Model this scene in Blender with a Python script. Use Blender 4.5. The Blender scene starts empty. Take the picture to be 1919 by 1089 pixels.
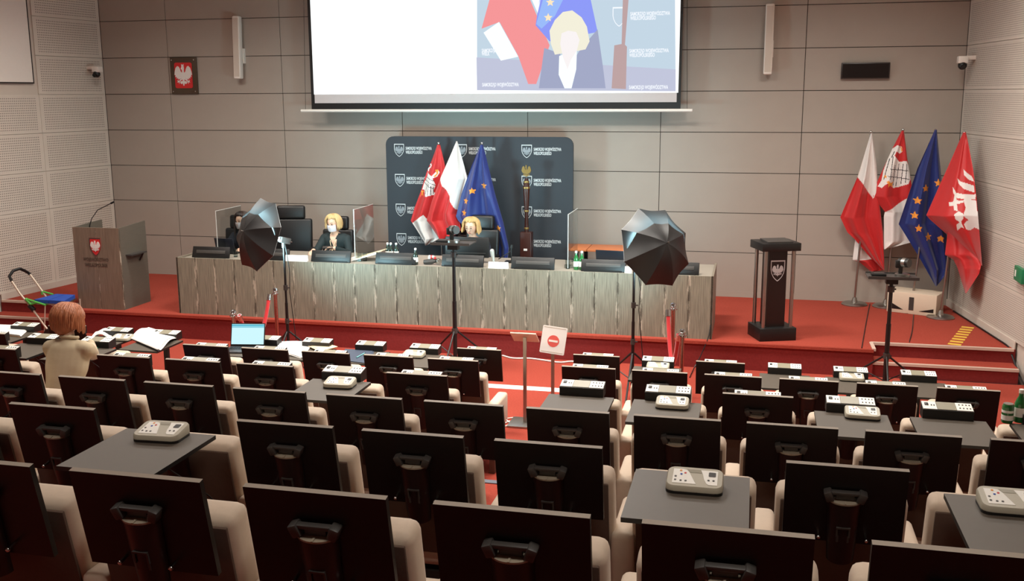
import bpy, bmesh, math, random
from mathutils import Vector, Matrix, Quaternion

sc = bpy.context.scene
COL = sc.collection
RND = random.Random(11)

# ------------------------------------------------------------------ camera
CAM = Vector((8.8946, -14.3768, 3.1588))
YAW, PIT, ROL, FPX = .2347, -.192, -.005, 1894.726
_fw = Vector((-math.sin(YAW) * math.cos(PIT), math.cos(YAW) * math.cos(PIT), math.sin(PIT)))
_rt = Vector((math.cos(YAW), math.sin(YAW), 0))
_up = _rt.cross(_fw)
_r2 = _rt * math.cos(ROL) + _up * math.sin(ROL)
_u2 = -_rt * math.sin(ROL) + _up * math.cos(ROL)
cam = bpy.data.cameras.new('camera')
cam.sensor_width = 36
cam.lens = 36 * FPX / 1919
cam.clip_start = .05
co = bpy.data.objects.new('camera', cam)
co.matrix_world = Matrix(((_r2.x, _u2.x, -_fw.x, CAM.x), (_r2.y, _u2.y, -_fw.y, CAM.y), (_r2.z, _u2.z, -_fw.z, CAM.z), (0, 0, 0, 1)))
COL.objects.link(co)
sc.camera = co

def _ray(x, y):
    return _fw + _r2 * ((x - 959.5) / FPX) + _u2 * ((544.5 - y) / FPX)
def at(x, y, Y):            # measured point at depth Y
    d = _ray(x, y); return CAM + d * ((Y - CAM.y) / d.y)
def atz(x, y, z):           # measured point on the level z
    d = _ray(x, y); return CAM + d * ((z - CAM.z) / d.z)

# ------------------------------------------------------------------ world, view, ceiling light
w = bpy.data.worlds.new('world'); sc.world = w
w.use_nodes = True
w.node_tree.nodes['Background'].inputs[0].default_value = (.6, .65, .7, 1)
w.node_tree.nodes['Background'].inputs[1].default_value = .02
sc.view_settings.view_transform = 'Standard'
sc.view_settings.look = 'None'
sc.view_settings.gamma = 1
sc.view_settings.use_curve_mapping = False
sc.view_settings.exposure = 0.12
CEIL = 5.3
WARM = (1, .945, .865)
# (x, y, size x, size y, watts, colour) of the luminaires set in the ceiling
LAMPS = [(1.6, -3.4, 1.2, .6, 100, WARM), (4.4, -4.0, 1.2, .6, 130, WARM), (7.2, -4.0, 1.2, .6, 155, WARM), (10.0, -3.4, 1.2, .6, 105, WARM),
         (2.6, -7.2, 1.2, .6, 62, WARM), (6.6, -6.6, 1.2, .6, 140, WARM), (10.2, -7.2, 1.2, .6, 55, WARM),
         (4.6, -12.4, 1.2, .6, 32, WARM), (9.2, -12.4, 1.2, .6, 34, WARM)]

# ------------------------------------------------------------------ materials
def lin(c):
    return tuple(((x / 255) / 12.92 if x / 255 <= .04045 else ((x / 255 + .055) / 1.055) ** 2.4) for x in c)
def mat(name, rgb, rough=.6, metal=0, var=0.0, scale=20, bump=0.0, spec=.5, stretch=(1, 1, 1), emit=0, coat=0, sheen=0):
    m = bpy.data.materials.new(name); m.use_nodes = True
    nt = m.node_tree; b = nt.nodes['Principled BSDF']
    c = lin(rgb)
    b.inputs['Base Color'].default_value = (*c, 1)
    b.inputs['Roughness'].default_value = rough
    b.inputs['Metallic'].default_value = metal
    b.inputs['Specular IOR Level'].default_value = spec
    b.inputs['Coat Weight'].default_value = coat
    if sheen: b.inputs['Sheen Weight'].default_value = sheen
    tc = nt.nodes.new('ShaderNodeTexCoord'); mp = nt.nodes.new('ShaderNodeMapping')
    mp.inputs['Scale'].default_value = stretch
    nz = nt.nodes.new('ShaderNodeTexNoise'); nz.inputs['Scale'].default_value = scale; nz.inputs['Detail'].default_value = 4
    nt.links.new(tc.outputs['Object'], mp.inputs[0]); nt.links.new(mp.outputs[0], nz.inputs['Vector'])
    rp = nt.nodes.new('ShaderNodeMixRGB')
    v = max(var, .02)
    rp.inputs[1].default_value = (*[x * (1 - v) for x in c], 1); rp.inputs[2].default_value = (*[min(1, x * (1 + v)) for x in c], 1)
    nt.links.new(nz.outputs['Fac'], rp.inputs[0]); nt.links.new(rp.outputs[0], b.inputs['Base Color'])
    if bump:
        bp = nt.nodes.new('ShaderNodeBump'); bp.inputs['Strength'].default_value = bump; bp.inputs['Distance'].default_value = .01
        nt.links.new(nz.outputs['Fac'], bp.inputs['Height']); nt.links.new(bp.outputs[0], b.inputs['Normal'])
    if emit:
        b.inputs['Emission Color'].default_value = (*c, 1); b.inputs['Emission Strength'].default_value = emit
    return m
def math_node(nt, op, a, b=None):
    n = nt.nodes.new('ShaderNodeMath'); n.operation = op
    for i, v in enumerate((a, b)):
        if v is None: continue
        if isinstance(v, (int, float)): n.inputs[i].default_value = v
        else: nt.links.new(v, n.inputs[i])
    return n.outputs[0]
def perforated(name, rgb, hw, hh, pitch=.034):
    # acoustic board: rows of small round holes inside a plain margin
    m = mat(name, rgb, .75, var=.05, scale=6); nt = m.node_tree; b = nt.nodes['Principled BSDF']
    src = b.inputs['Base Color'].links[0].from_socket
    tc = nt.nodes.new('ShaderNodeTexCoord'); s = nt.nodes.new('ShaderNodeSeparateXYZ'); nt.links.new(tc.outputs['Object'], s.inputs[0])
    def cell(o):
        f = math_node(nt, 'FRACT', math_node(nt, 'MULTIPLY', o, 1 / pitch)); f = math_node(nt, 'SUBTRACT', f, .5)
        return math_node(nt, 'MULTIPLY', f, f)
    d = math_node(nt, 'ADD', cell(s.outputs['X']), cell(s.outputs['Z']))
    hole = math_node(nt, 'LESS_THAN', d, .07)
    inx = math_node(nt, 'LESS_THAN', math_node(nt, 'ABSOLUTE', s.outputs['X']), hw - .06)
    inz = math_node(nt, 'LESS_THAN', math_node(nt, 'ABSOLUTE', s.outputs['Z']), hh - .03)
    hole = math_node(nt, 'MULTIPLY', hole, math_node(nt, 'MULTIPLY', inx, inz))
    mx = nt.nodes.new('ShaderNodeMixRGB'); nt.links.new(hole, mx.inputs[0]); nt.links.new(src, mx.inputs[1])
    mx.inputs[2].default_value = (*[x * .33 for x in lin(rgb)], 1)
    nt.links.new(mx.outputs[0], b.inputs['Base Color'])
    return m
def wood(name, dark, light, streak, pw=9.0):
    # grey veneer: fine vertical grain and pale / dark cathedral streaks along the board edges
    m = mat(name, dark, .5); nt = m.node_tree; b = nt.nodes['Principled BSDF']
    tc = nt.nodes.new('ShaderNodeTexCoord')
    mp = nt.nodes.new('ShaderNodeMapping'); mp.inputs['Scale'].default_value = (90, 90, 4)
    oi = nt.nodes.new('ShaderNodeObjectInfo')
    av = nt.nodes.new('ShaderNodeVectorMath'); av.operation = 'ADD'
    nt.links.new(tc.outputs['Object'], av.inputs[0]); nt.links.new(oi.outputs['Location'], av.inputs[1])
    nt.links.new(av.outputs[0], mp.inputs[0])
    nz = nt.nodes.new('ShaderNodeTexNoise'); nz.inputs['Scale'].default_value = 1.0; nz.inputs['Detail'].default_value = 5
    nt.links.new(mp.outputs[0], nz.inputs['Vector'])
    mx = nt.nodes.new('ShaderNodeMixRGB'); mx.inputs[1].default_value = (*lin(dark), 1); mx.inputs[2].default_value = (*lin(light), 1)
    cr = nt.nodes.new('ShaderNodeValToRGB'); cr.color_ramp.elements[0].position = .35; cr.color_ramp.elements[1].position = .65
    nt.links.new(nz.outputs['Fac'], cr.inputs[0]); nt.links.new(cr.outputs[0], mx.inputs[0])
    s = nt.nodes.new('ShaderNodeSeparateXYZ'); nt.links.new(tc.outputs['Object'], s.inputs[0])
    mp2 = nt.nodes.new('ShaderNodeMapping'); mp2.inputs['Scale'].default_value = (30, 30, 5)
    nt.links.new(av.outputs[0], mp2.inputs[0])
    n2 = nt.nodes.new('ShaderNodeTexNoise'); n2.inputs['Scale'].default_value = 1.4; n2.inputs['Detail'].default_value = 3
    nt.links.new(mp2.outputs[0], n2.inputs['Vector'])
    band = math_node(nt, 'MULTIPLY', math_node(nt, 'ABSOLUTE', s.outputs['X']), 1 / streak)
    band = math_node(nt, 'POWER', math_node(nt, 'MINIMUM', band, 1.0), pw)
    for lo, hi, col in ((.56, .6, (205, 195, 176)), (.0, .0, None)):
        if col is None: continue
        st = math_node(nt, 'GREATER_THAN', n2.outputs['Fac'], lo)
        st = math_node(nt, 'MULTIPLY', st, band)
        m2 = nt.nodes.new('ShaderNodeMixRGB'); nt.links.new(st, m2.inputs[0]); nt.links.new(mx.outputs[0], m2.inputs[1]); m2.inputs[2].default_value = (*lin(col), 1)
        mx = m2
    st = math_node(nt, 'MULTIPLY', math_node(nt, 'LESS_THAN', n2.outputs['Fac'], .43), band)
    m3 = nt.nodes.new('ShaderNodeMixRGB'); nt.links.new(st, m3.inputs[0]); nt.links.new(mx.outputs[0], m3.inputs[1]); m3.inputs[2].default_value = (*lin((62, 54, 46)), 1)
    nt.links.new(m3.outputs[0], b.inputs['Base Color'])
    return m
def glass(name, rgb=(235, 240, 240)):
    m = bpy.data.materials.new(name); m.use_nodes = True; nt = m.node_tree
    nt.nodes.clear()
    o = nt.nodes.new('ShaderNodeOutputMaterial'); t = nt.nodes.new('ShaderNodeBsdfTransparent'); g = nt.nodes.new('ShaderNodeBsdfGlossy')
    f = nt.nodes.new('ShaderNodeLayerWeight'); f.inputs[0].default_value = .5
    pw3 = math_node(nt, 'MULTIPLY', math_node(nt, 'POWER', f.outputs['Facing'], 3.0), .55)
    pw3 = math_node(nt, 'ADD', pw3, .03)
    t.inputs[0].default_value = (*lin(rgb), 1); g.inputs['Roughness'].default_value = .02
    x = nt.nodes.new('ShaderNodeMixShader'); nt.links.new(pw3, x.inputs[0]); nt.links.new(t.outputs[0], x.inputs[1]); nt.links.new(g.outputs[0], x.inputs[2])
    nt.links.new(x.outputs[0], o.inputs[0])
    return m
def glow(name, rgb, strength):
    m = bpy.data.materials.new(name); m.use_nodes = True; nt = m.node_tree; nt.nodes.clear()
    o = nt.nodes.new('ShaderNodeOutputMaterial'); e = nt.nodes.new('ShaderNodeEmission')
    e.inputs[0].default_value = (*lin(rgb), 1); e.inputs[1].default_value = strength
    nt.links.new(e.outputs[0], o.inputs[0]); return m

M = {}
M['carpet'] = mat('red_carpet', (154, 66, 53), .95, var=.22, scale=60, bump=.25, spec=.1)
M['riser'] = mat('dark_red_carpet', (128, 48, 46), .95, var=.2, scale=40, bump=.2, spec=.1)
M['wallpanel'] = mat('taupe_wall_board', (162, 153, 143), .55, var=.05, scale=3)
M['joint'] = mat('dark_joint', (48, 42, 38), .9)
M['plaster'] = mat('pale_plaster', (200, 190, 178), .85, var=.04, scale=3)
M['ceiling'] = mat('ceiling_white', (205, 200, 192), .9)
M['nosing'] = mat('metal_nosing', (205, 180, 165), .4, var=.06)
M['nosing_grey'] = mat('grey_nosing', (92, 98, 110), .6)
M['wood'] = wood('grey_veneer', (112, 110, 96), (140, 136, 119), .139)
M['wood_l'] = wood('grey_veneer_lectern', (108, 94, 80), (128, 112, 96), .175, 40.0)
M['woodplain'] = mat('grey_veneer_edge', (128, 118, 104), .5, var=.12, scale=8, stretch=(1, 1, 8))
M['worktop'] = mat('worktop_grey', (150, 142, 130), .45, var=.05)
M['black'] = mat('black_plastic', (16, 15, 15), .45, var=.1)
M['blackgloss'] = mat('black_gloss', (10, 10, 11), .15)
M['tablet'] = mat('black_laminate', (19, 14, 13), .36, var=.12, scale=12, spec=.35)
M['tabledge'] = mat('board_edge', (150, 138, 124), .6, var=.05)
M['tabletop'] = mat('dark_grey_laminate', (84, 76, 66), .5, var=.06, scale=30)
M['rubber'] = mat('dark_grey_plastic', (58, 54, 51), .5, var=.1)
M['lid'] = mat('brown_grey_plastic', (150, 138, 120), .45, var=.08)
M['column'] = mat('dark_brown_plastic', (30, 17, 15), .35, var=.12)
M['beige'] = mat('beige_upholstery', (206, 186, 164), .7, var=.05, scale=45, bump=.06, sheen=.15)
M['brown'] = mat('brown_back_cloth', (92, 72, 60), .85, var=.1, scale=60, bump=.08)
M['frame'] = mat('dark_seat_frame', (30, 24, 21), .6)
M['chrome'] = mat('chrome', (205, 205, 205), .18, 1)
M['steel'] = mat('brushed_steel', (168, 164, 158), .35, 1, var=.05)
M['alu'] = mat('pale_aluminium', (205, 190, 172), .4, .3)
M['white'] = mat('white_plastic', (232, 228, 220), .5)
M['label'] = mat('white_label', (240, 238, 230), .55)
M['unitgrey'] = mat('warm_grey_plastic', (176, 170, 152), .45, var=.03)
M['unitmid'] = mat('grey_display_band', (142, 136, 116), .4)
M['paper'] = mat('white_paper', (238, 236, 232), .8, var=.03, scale=10)
M['paperwarm'] = mat('cream_paper', (232, 210, 170), .8)
M['orange'] = mat('orange_file', (226, 150, 52), .7)
M['greenfile'] = mat('green_file', (58, 176, 138), .6)
M['bluefile'] = mat('blue_file', (64, 74, 92), .5)
M['red'] = mat('flag_red', (190, 28, 30), .55, var=.06, scale=30, sheen=.2)
M['fwhite'] = mat('flag_white', (226, 222, 218), .6, var=.03, scale=30)
M['fblue'] = mat('flag_blue', (18, 38, 108), .5, var=.08, scale=30, sheen=.2)
M['gold'] = mat('flag_gold', (236, 150, 52), .6)
M['fline'] = mat('flag_black_line', (40, 34, 34), .7)
M['board'] = mat('backdrop_navy', (44, 51, 58), .7, var=.04, scale=5)
M['print'] = mat('print_white', (206, 212, 214), .7)
M['printred'] = mat('print_red', (206, 40, 42), .6)
M['leather'] = mat('black_leather', (22, 22, 23), .42, var=.15, scale=70, bump=.05)
M['umb'] = mat('black_umbrella_cloth', (28, 28, 29), .45, var=.12, scale=6)
M['silver'] = mat('silver_umbrella_lining', (190, 198, 202), .5, .2)
M['rope'] = mat('red_velvet', (206, 26, 34), .7, sheen=.5)
M['orangewood'] = mat('orange_beech', (198, 118, 72), .5, var=.1, scale=8)
M['darkwood'] = mat('mahogany', (58, 28, 22), .35, var=.2, scale=14, stretch=(4, 4, 1))
M['brass'] = mat('old_brass', (168, 140, 84), .35, .8)
M['green'] = mat('green_plastic', (86, 178, 76), .5)
M['bluepad'] = mat('blue_pad', (28, 74, 168), .7, var=.08)
M['greenglass'] = mat('green_bottle_glass', (34, 104, 50), .15, coat=.5)
M['clear'] = glass('clear_acrylic')
M['pane'] = glass('thin_glass', (215, 222, 222))
M['skin'] = mat('skin', (224, 178, 152), .55, var=.04, scale=20)
M['hair_blonde'] = mat('blonde_hair', (190, 152, 98), .5, var=.28, scale=50, stretch=(4, 4, .5), bump=.4)
M['hair_light'] = mat('light_blonde_hair', (200, 168, 116), .5, var=.3, scale=50, stretch=(4, 4, .5), bump=.4)
M['hair_dark'] = mat('dark_brown_hair', (44, 28, 22), .45, var=.3, scale=50, stretch=(4, 4, .5), bump=.4)
M['hair_red'] = mat('auburn_hair', (154, 92, 58), .5, var=.6, scale=16, stretch=(4, 4, .8), bump=.6)
M['jacket'] = mat('beige_jacket', (178, 162, 134), .8, var=.06, scale=6, bump=.35, stretch=(.6, .6, 1.6))
M['darkcloth'] = mat('black_green_cloth', (30, 42, 44), .8, var=.1)
M['navycloth'] = mat('navy_cloth', (30, 34, 46), .8, var=.1)
M['trousers'] = mat('dark_trousers', (34, 34, 40), .8)
M['mask'] = mat('white_mask', (226, 220, 226), .7)
M['lips'] = mat('lips', (176, 92, 86), .5)
M['eye'] = mat('dark_eye', (40, 30, 28), .3)
M['letter_brown'] = mat('engraved_brown', (74, 62, 52), .5)
M['woodside'] = mat('dark_grey_veneer', (96, 90, 80), .5, var=.12, scale=8, stretch=(1, 1, 8))
M['jeans'] = mat('blue_jeans', (60, 92, 158), .8)

# ------------------------------------------------------------------ mesh helpers
def frame_z(d):
    d = Vector(d).normalized(); return d.to_track_quat('Z', 'Y').to_matrix().to_4x4()
class MB:
    def __init__(s): s.v, s.f, s.m, s.s = [], [], [], []
    def add(s, v, f, m=0, sm=False, T=None):
        o = len(s.v)
        for p in v: s.v.append(tuple(T @ Vector(p)) if T else tuple(p))
        for q in f: s.f.append([i + o for i in q]); s.m.append(m); s.s.append(sm)
        return s
    def box(s, c, d, m=0, bev=0, seg=2, T=None, sm=False):
        x, y, z = (k / 2 for k in d); cx, cy, cz = c
        if not bev:
            v = [(cx + a * x, cy + b * y, cz + e * z) for e in (-1, 1) for b in (-1, 1) for a in (-1, 1)]
            return s.add(v, [(0, 2, 3, 1), (4, 5, 7, 6), (0, 1, 5, 4), (2, 6, 7, 3), (0, 4, 6, 2), (1, 3, 7, 5)], m, sm, T)
        bm = bmesh.new(); bmesh.ops.create_cube(bm, size=1)
        for p in bm.verts: p.co = Vector((p.co.x * d[0] + cx, p.co.y * d[1] + cy, p.co.z * d[2] + cz))
        bmesh.ops.bevel(bm, geom=bm.edges[:], offset=bev, segments=seg, affect='EDGES', profile=.5)
        bm.verts.index_update()
        s.add([p.co for p in bm.verts], [[p.index for p in f.verts] for f in bm.faces], m, True, T); bm.free(); return s
    def cone(s, a, b, ra, rb=None, seg=16, m=0, cap=True, T=None):
        rb = ra if rb is None else rb
        a, b = Vector(a), Vector(b); Q = frame_z(b - a)
        v = []
        for c, r in ((a, ra), (b, rb)):
            for i in range(seg):
                t = 2 * math.pi * i / seg; v.append(c + Q.to_3x3() @ Vector((r * math.cos(t), r * math.sin(t), 0)))
        f = [(i, (i + 1) % seg, seg + (i + 1) % seg, seg + i) for i in range(seg)]
        s.add(v, f, m, True, T)
        if cap: s.add(v, [list(range(seg))[::-1], [seg + i for i in range(seg)]], m, False, T)
        return s
    def tube(s, pts, r, seg=8, m=0, T=None):
        pts = [Vector(p) for p in pts]; n = len(pts); v = []; f = []
        x = None
        for i, p in enumerate(pts):
            d = (pts[min(i + 1, n - 1)] - pts[max(i - 1, 0)]).normalized()
            if x is None: x = d.orthogonal().normalized()
            x = (x - d * x.dot(d)).normalized(); y = d.cross(x)
            rr = r[i] if isinstance(r, (list, tuple)) else r
            for k in range(seg):
                t = 2 * math.pi * k / seg; v.append(p + x * (rr * math.cos(t)) + y * (rr * math.sin(t)))
        for i in range(n - 1):
            for k in range(seg): f.append((i * seg + k, i * seg + (k + 1) % seg, (i + 1) * seg + (k + 1) % seg, (i + 1) * seg + k))
        s.add(v, f, m, True, T); s.add(v, [list(range(seg))[::-1], [(n - 1) * seg + k for k in range(seg)]], m, False, T); return s
    def lathe(s, prof, c=(0, 0, 0), seg=24, m=0, T=None):
        v = [(c[0] + r * math.cos(2 * math.pi * k / seg), c[1] + r * math.sin(2 * math.pi * k / seg), c[2] + z) for r, z in prof for k in range(seg)]
        f = [(i * seg + k, i * seg + (k + 1) % seg, (i + 1) * seg + (k + 1) % seg, (i + 1) * seg + k) for i in range(len(prof) - 1) for k in range(seg)]
        s.add(v, f, m, True, T); n = len(prof) - 1
        s.add(v, [list(range(seg))[::-1], [n * seg + k for k in range(seg)]], m, False, T); return s
    def ball(s, c, r, m=0, nu=16, nv=10, T=None):
        r = (r, r, r) if isinstance(r, (int, float)) else r
        v = [(c[0], c[1], c[2] - r[2])]; f = []
        for j in range(1, nv):
            a = math.pi * j / nv - math.pi / 2
            for i in range(nu):
                t = 2 * math.pi * i / nu; v.append((c[0] + r[0] * math.cos(a) * math.cos(t), c[1] + r[1] * math.cos(a) * math.sin(t), c[2] + r[2] * math.sin(a)))
        v.append((c[0], c[1], c[2] + r[2])); L = len(v) - 1
        for i in range(nu):
            f.append((0, 1 + (i + 1) % nu, 1 + i)); f.append((L, L - nu + i, L - nu + (i + 1) % nu))
        for j in range(nv - 2):
            for i in range(nu): f.append((1 + j * nu + i, 1 + j * nu + (i + 1) % nu, 1 + (j + 1) * nu + (i + 1) % nu, 1 + (j + 1) * nu + i))
        return s.add(v, f, m, True, T)
    def prism(s, poly, t, m=0, mside=None, T=None):
        # polygon in the local x-z plane, extruded along +y by t (front at y=0)
        n = len(poly); area = sum(poly[i][0] * poly[(i + 1) % n][1] - poly[(i + 1) % n][0] * poly[i][1] for i in range(n))
        if area < 0: poly = poly[::-1]
        v = [(x, 0, z) for x, z in poly] + [(x, t, z) for x, z in poly]
        s.add(v, [list(range(n)), [n + i for i in range(n)][::-1]], m, False, T)
        s.add(v, [(i, n + i, n + (i + 1) % n, (i + 1) % n) for i in range(n)], m if mside is None else mside, False, T); return s
    def mesh(s, name, mats):
        me = bpy.data.meshes.new(name); me.from_pydata([tuple(p) for p in s.v], [], s.f)
        for x in (mats if isinstance(mats, (list, tuple)) else [mats]): me.materials.append(M[x] if isinstance(x, str) else x)
        me.polygons.foreach_set('material_index', s.m); me.polygons.foreach_set('use_smooth', s.s)
        me.update()
        if any(s.s): me.set_sharp_from_angle(angle=.75)
        return me
def put(name, me, parent=None, loc=(0, 0, 0), rot=None, T=None):
    o = bpy.data.objects.new(name, me); COL.objects.link(o)
    if parent: o.parent = parent
    if T is not None: o.matrix_local = T
    else:
        o.location = loc
        if rot: o.rotation_euler = rot
    return o
def part(name, mb, mats, parent=None, loc=(0, 0, 0), rot=None, T=None):
    return put(name, mb.mesh(name, mats), parent, loc, rot, T)
def tag(o, label, cat, group=None):
    o['label'] = label; o['category'] = cat
    if group: o['group'] = group
    return o
def thing(name, label, cat, loc=(0, 0, 0), rz=0, group=None):
    o = bpy.data.objects.new(name, None); o.empty_display_size = .1; COL.objects.link(o)
    o.location = loc; o.rotation_euler = (0, 0, rz)
    return tag(o, label, cat, group)
def struct(name, mb, mats, loc=(0, 0, 0), rot=None):
    o = part(name, mb, mats, None, loc, rot); o['kind'] = 'structure'; return o
def clone(o, parent=None):
    c = o.copy(); COL.objects.link(c); c.parent = parent
    for ch in list(o.children): clone(ch, c)
    return c
_textcache = {}
def text_mesh(body, size, material, bold=.0, sx=1.0, align='LEFT'):
    k = (body, size, material, bold, sx, align)
    if k not in _textcache:
        cu = bpy.data.curves.new('lettering', 'FONT'); cu.body = body; cu.size = size; cu.offset = bold; cu.align_x = align; cu.extrude = .001; cu.resolution_u = 3
        o = bpy.data.objects.new('lettering', cu); COL.objects.link(o)
        dg = bpy.context.evaluated_depsgraph_get(); me = bpy.data.meshes.new_from_object(o.evaluated_get(dg))
        bpy.data.objects.remove(o); me.materials.clear(); me.materials.append(M[material])
        for v in me.vertices: v.co = (v.co.x * sx, -v.co.z, v.co.y)     # upright, facing -y
        _textcache[k] = me
    return _textcache[k]
def inside(p, poly):
    x, y = p; r = False; n = len(poly); j = n - 1
    for i in range(n):
        xi, yi = poly[i]; xj, yj = poly[j]
        if (yi > y) != (yj > y) and x < (xj - xi) * (y - yi) / (yj - yi) + xi: r = not r
        j = i
    return r
def mir(poly): return [(-x, y) for x, y in poly]
_wing = [(.08, .04), (.15, .2), (.27, .3), (.33, .52), (.46, .74), (.62, .8), (.82, .62), (.94, .28), (.99, -.02), (.86, -.02), (.9, -.22), (.76, -.16), (.76, -.36), (.62, -.26), (.6, -.46), (.47, -.33), (.42, -.5), (.32, -.36), (.22, -.3), (.1, -.28)]
_leg = [(.08, -.26), (.2, -.3), (.48, -.55), (.72, -.5), (.64, -.62), (.74, -.72), (.56, -.68), (.52, -.84), (.42, -.62), (.12, -.42)]
EAGLE = [_wing, mir(_wing), _leg, mir(_leg),
         [(-.1, .15), (-.12, .45), (-.24, .56), (-.16, .7), (-.14, .84), (-.18, .96), (0, .9), (.1, .98), (.09, .8), (.12, .6), (.1, .4), (.1, .15)],
         [(-.17, .2), (.17, .2), (.17, -.3), (.08, -.5), (-.08, -.5), (-.17, -.3)],
         [(-.05, -.42), (.05, -.42), (.12, -.58), (.34, -.6), (.38, -.76), (.24, -.86), (.1, -.76), (.05, -1), (-.05, -1), (-.1, -.76), (-.24, -.86), (-.38, -.76), (-.34, -.6), (-.12, -.58)]]
SHIELD = [(-1, 1.1), (1, 1.1), (1, .1), (.88, -.35), (.6, -.8), (.25, -1.1), (0, -1.25), (-.25, -1.1), (-.6, -.8), (-.88, -.35), (-1, .1)]
def eagle_mb(size, t=.004, off=(0, 0), sx=1):
    mb = MB()
    for k, p in enumerate(EAGLE): mb.prism([(off[0] + x * size * sx, off[1] + y * size) for x, y in p], t + k * .0002, T=Matrix.Translation((0, -k * .0002, 0)))
    return mb
def ring_poly(poly, k):     # outline strip of a polygon as quads
    cx = sum(p[0] for p in poly) / len(poly); cy = sum(p[1] for p in poly) / len(poly)
    inn = [(cx + (x - cx) * k, cy + (y - cy) * k) for x, y in poly]; n = len(poly)
    return [[poly[i], poly[(i + 1) % n], inn[(i + 1) % n], inn[i]] for i in range(n)]
# ------------------------------------------------------------------ the room
S = .322                                     # stage level
YF, YN = -2.72, -2.39                        # stage front edge, notch of the stairs
def wall_x(side, y): return (-1.15 + .115 * y) if side < 0 else (11.5 - .135 * y)
REAR = -17.0
mb = MB(); mb.box((4.9, -9.9, -.06), (19, 14.4, .12)); struct('floor', mb, 'carpet')
mb = MB()
mb.add([(wall_x(-1, .2) , .2, S), (wall_x(1, .2), .2, S), (wall_x(1, YN), YN, S), (10.28, YN, S), (10.28, YF, S), (-.02, YF, S), (-.02, YN, S), (wall_x(-1, YN), YN, S)], [range(7, -1, -1)])
struct('floor_stage', mb, 'carpet')
mb = MB()
def wallq(mb, x0, y0, x1, y1, z0, z1): mb.add([(x0, y0, z0), (x1, y1, z0), (x1, y1, z1), (x0, y0, z1)], [(0, 1, 2, 3)])
wallq(mb, -.02, YF, 10.28, YF, 0, S - .03); wallq(mb, -.02, YN, -.02, YF, 0, S); wallq(mb, 10.28, YF, 10.28, YN, 0, S)
wallq(mb, wall_x(-1, YN), YN, -.02, YN, 0, S); wallq(mb, 10.28, YN, wall_x(1, YN), YN, 0, S)
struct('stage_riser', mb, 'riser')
mb = MB(); mb.box((5.13, YF - .008, S - .017), (10.3, .03, .034)); struct('stage_lip', mb, 'carpet')
for nm, x0, x1 in (('left', wall_x(-1, YN) + .02, -.02), ('right', 10.28, wall_x(1, YN) - .02)):
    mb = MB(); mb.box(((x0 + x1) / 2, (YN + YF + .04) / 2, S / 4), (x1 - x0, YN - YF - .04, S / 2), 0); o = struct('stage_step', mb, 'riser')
    mb = MB(); mb.box(((x0 + x1) / 2, (YN + YF + .05) / 2, S / 2 + .002), (x1 - x0, YN - YF - .05, .005), 0); part('step_tread', mb, 'carpet', o)
    mb = MB(); mb.box(((x0 + x1) / 2, YF + .05, S / 2 - .008), (x1 - x0, .045, .03)); struct('trim_1', mb, 'nosing')
    mb = MB(); mb.box(((x0 + x1) / 2, YN + .005, S - .008), (x1 - x0, .045, .03)); struct('trim_2', mb, 'nosing')
mb = MB(); mb.box((10.285, (YN + YF) / 2, S - .006), (.04, YN - YF, .028)); struct('trim_3', mb, 'nosing')

# tiers under the seat rows: (front edge, level)
TIER = {'D': (-7.36, .276), 'C': (-8.68, .545), 'B': (-9.98, .792), 'A': (-11.2, 1.046), 'P': (-12.5, 1.30)}
for k, (y, z) in TIER.items():
    mb = MB(); y1 = REAR
    mb.box((4.9, (y + y1) / 2, z / 2 - .001), (19, y - y1, z)); struct('floor_tier', mb, 'carpet')
    mb = MB(); mb.box((4.9, y - .02, z), (19, .06, .012)); struct('trim_4', mb, 'nosing_grey')

PH, PZ0 = .5573, 2.6275                      # wall board height, level of one joint
zs = [PZ0 + PH * j for j in range(-4, 6)]
def slab(name, w, h, t, m, bev=.003):
    return MB().box((0, -t / 2, 0), (w, t, h), 0).mesh(name, m)
# back wall: taupe boards with open joints
mb = MB(); mb.box((5.2, .075, 2.6), (14, .1, 5.6)); wb = struct('wall_back', mb, 'joint')
xs = [wall_x(-1, 0), 0, 1.9, 3.8, 5.7, 7.6, 9.5, wall_x(1, 0)]
cache = {}
for j in range(len(zs)):
    z0, z1 = zs[j], min(zs[j] + PH, CEIL)
    if j == 0: z0 = S
    for i in range(7):
        wdt, hgt = round(xs[i + 1] - xs[i] - .009, 4), round(z1 - z0 - .009, 4)
        if (wdt, hgt) not in cache: cache[wdt, hgt] = slab('wall_board', wdt, hgt, .02, 'wallpanel')
        put('wall_board', cache[wdt, hgt], wb, ((xs[i] + xs[i + 1]) / 2, .024, (z0 + z1) / 2))
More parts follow.
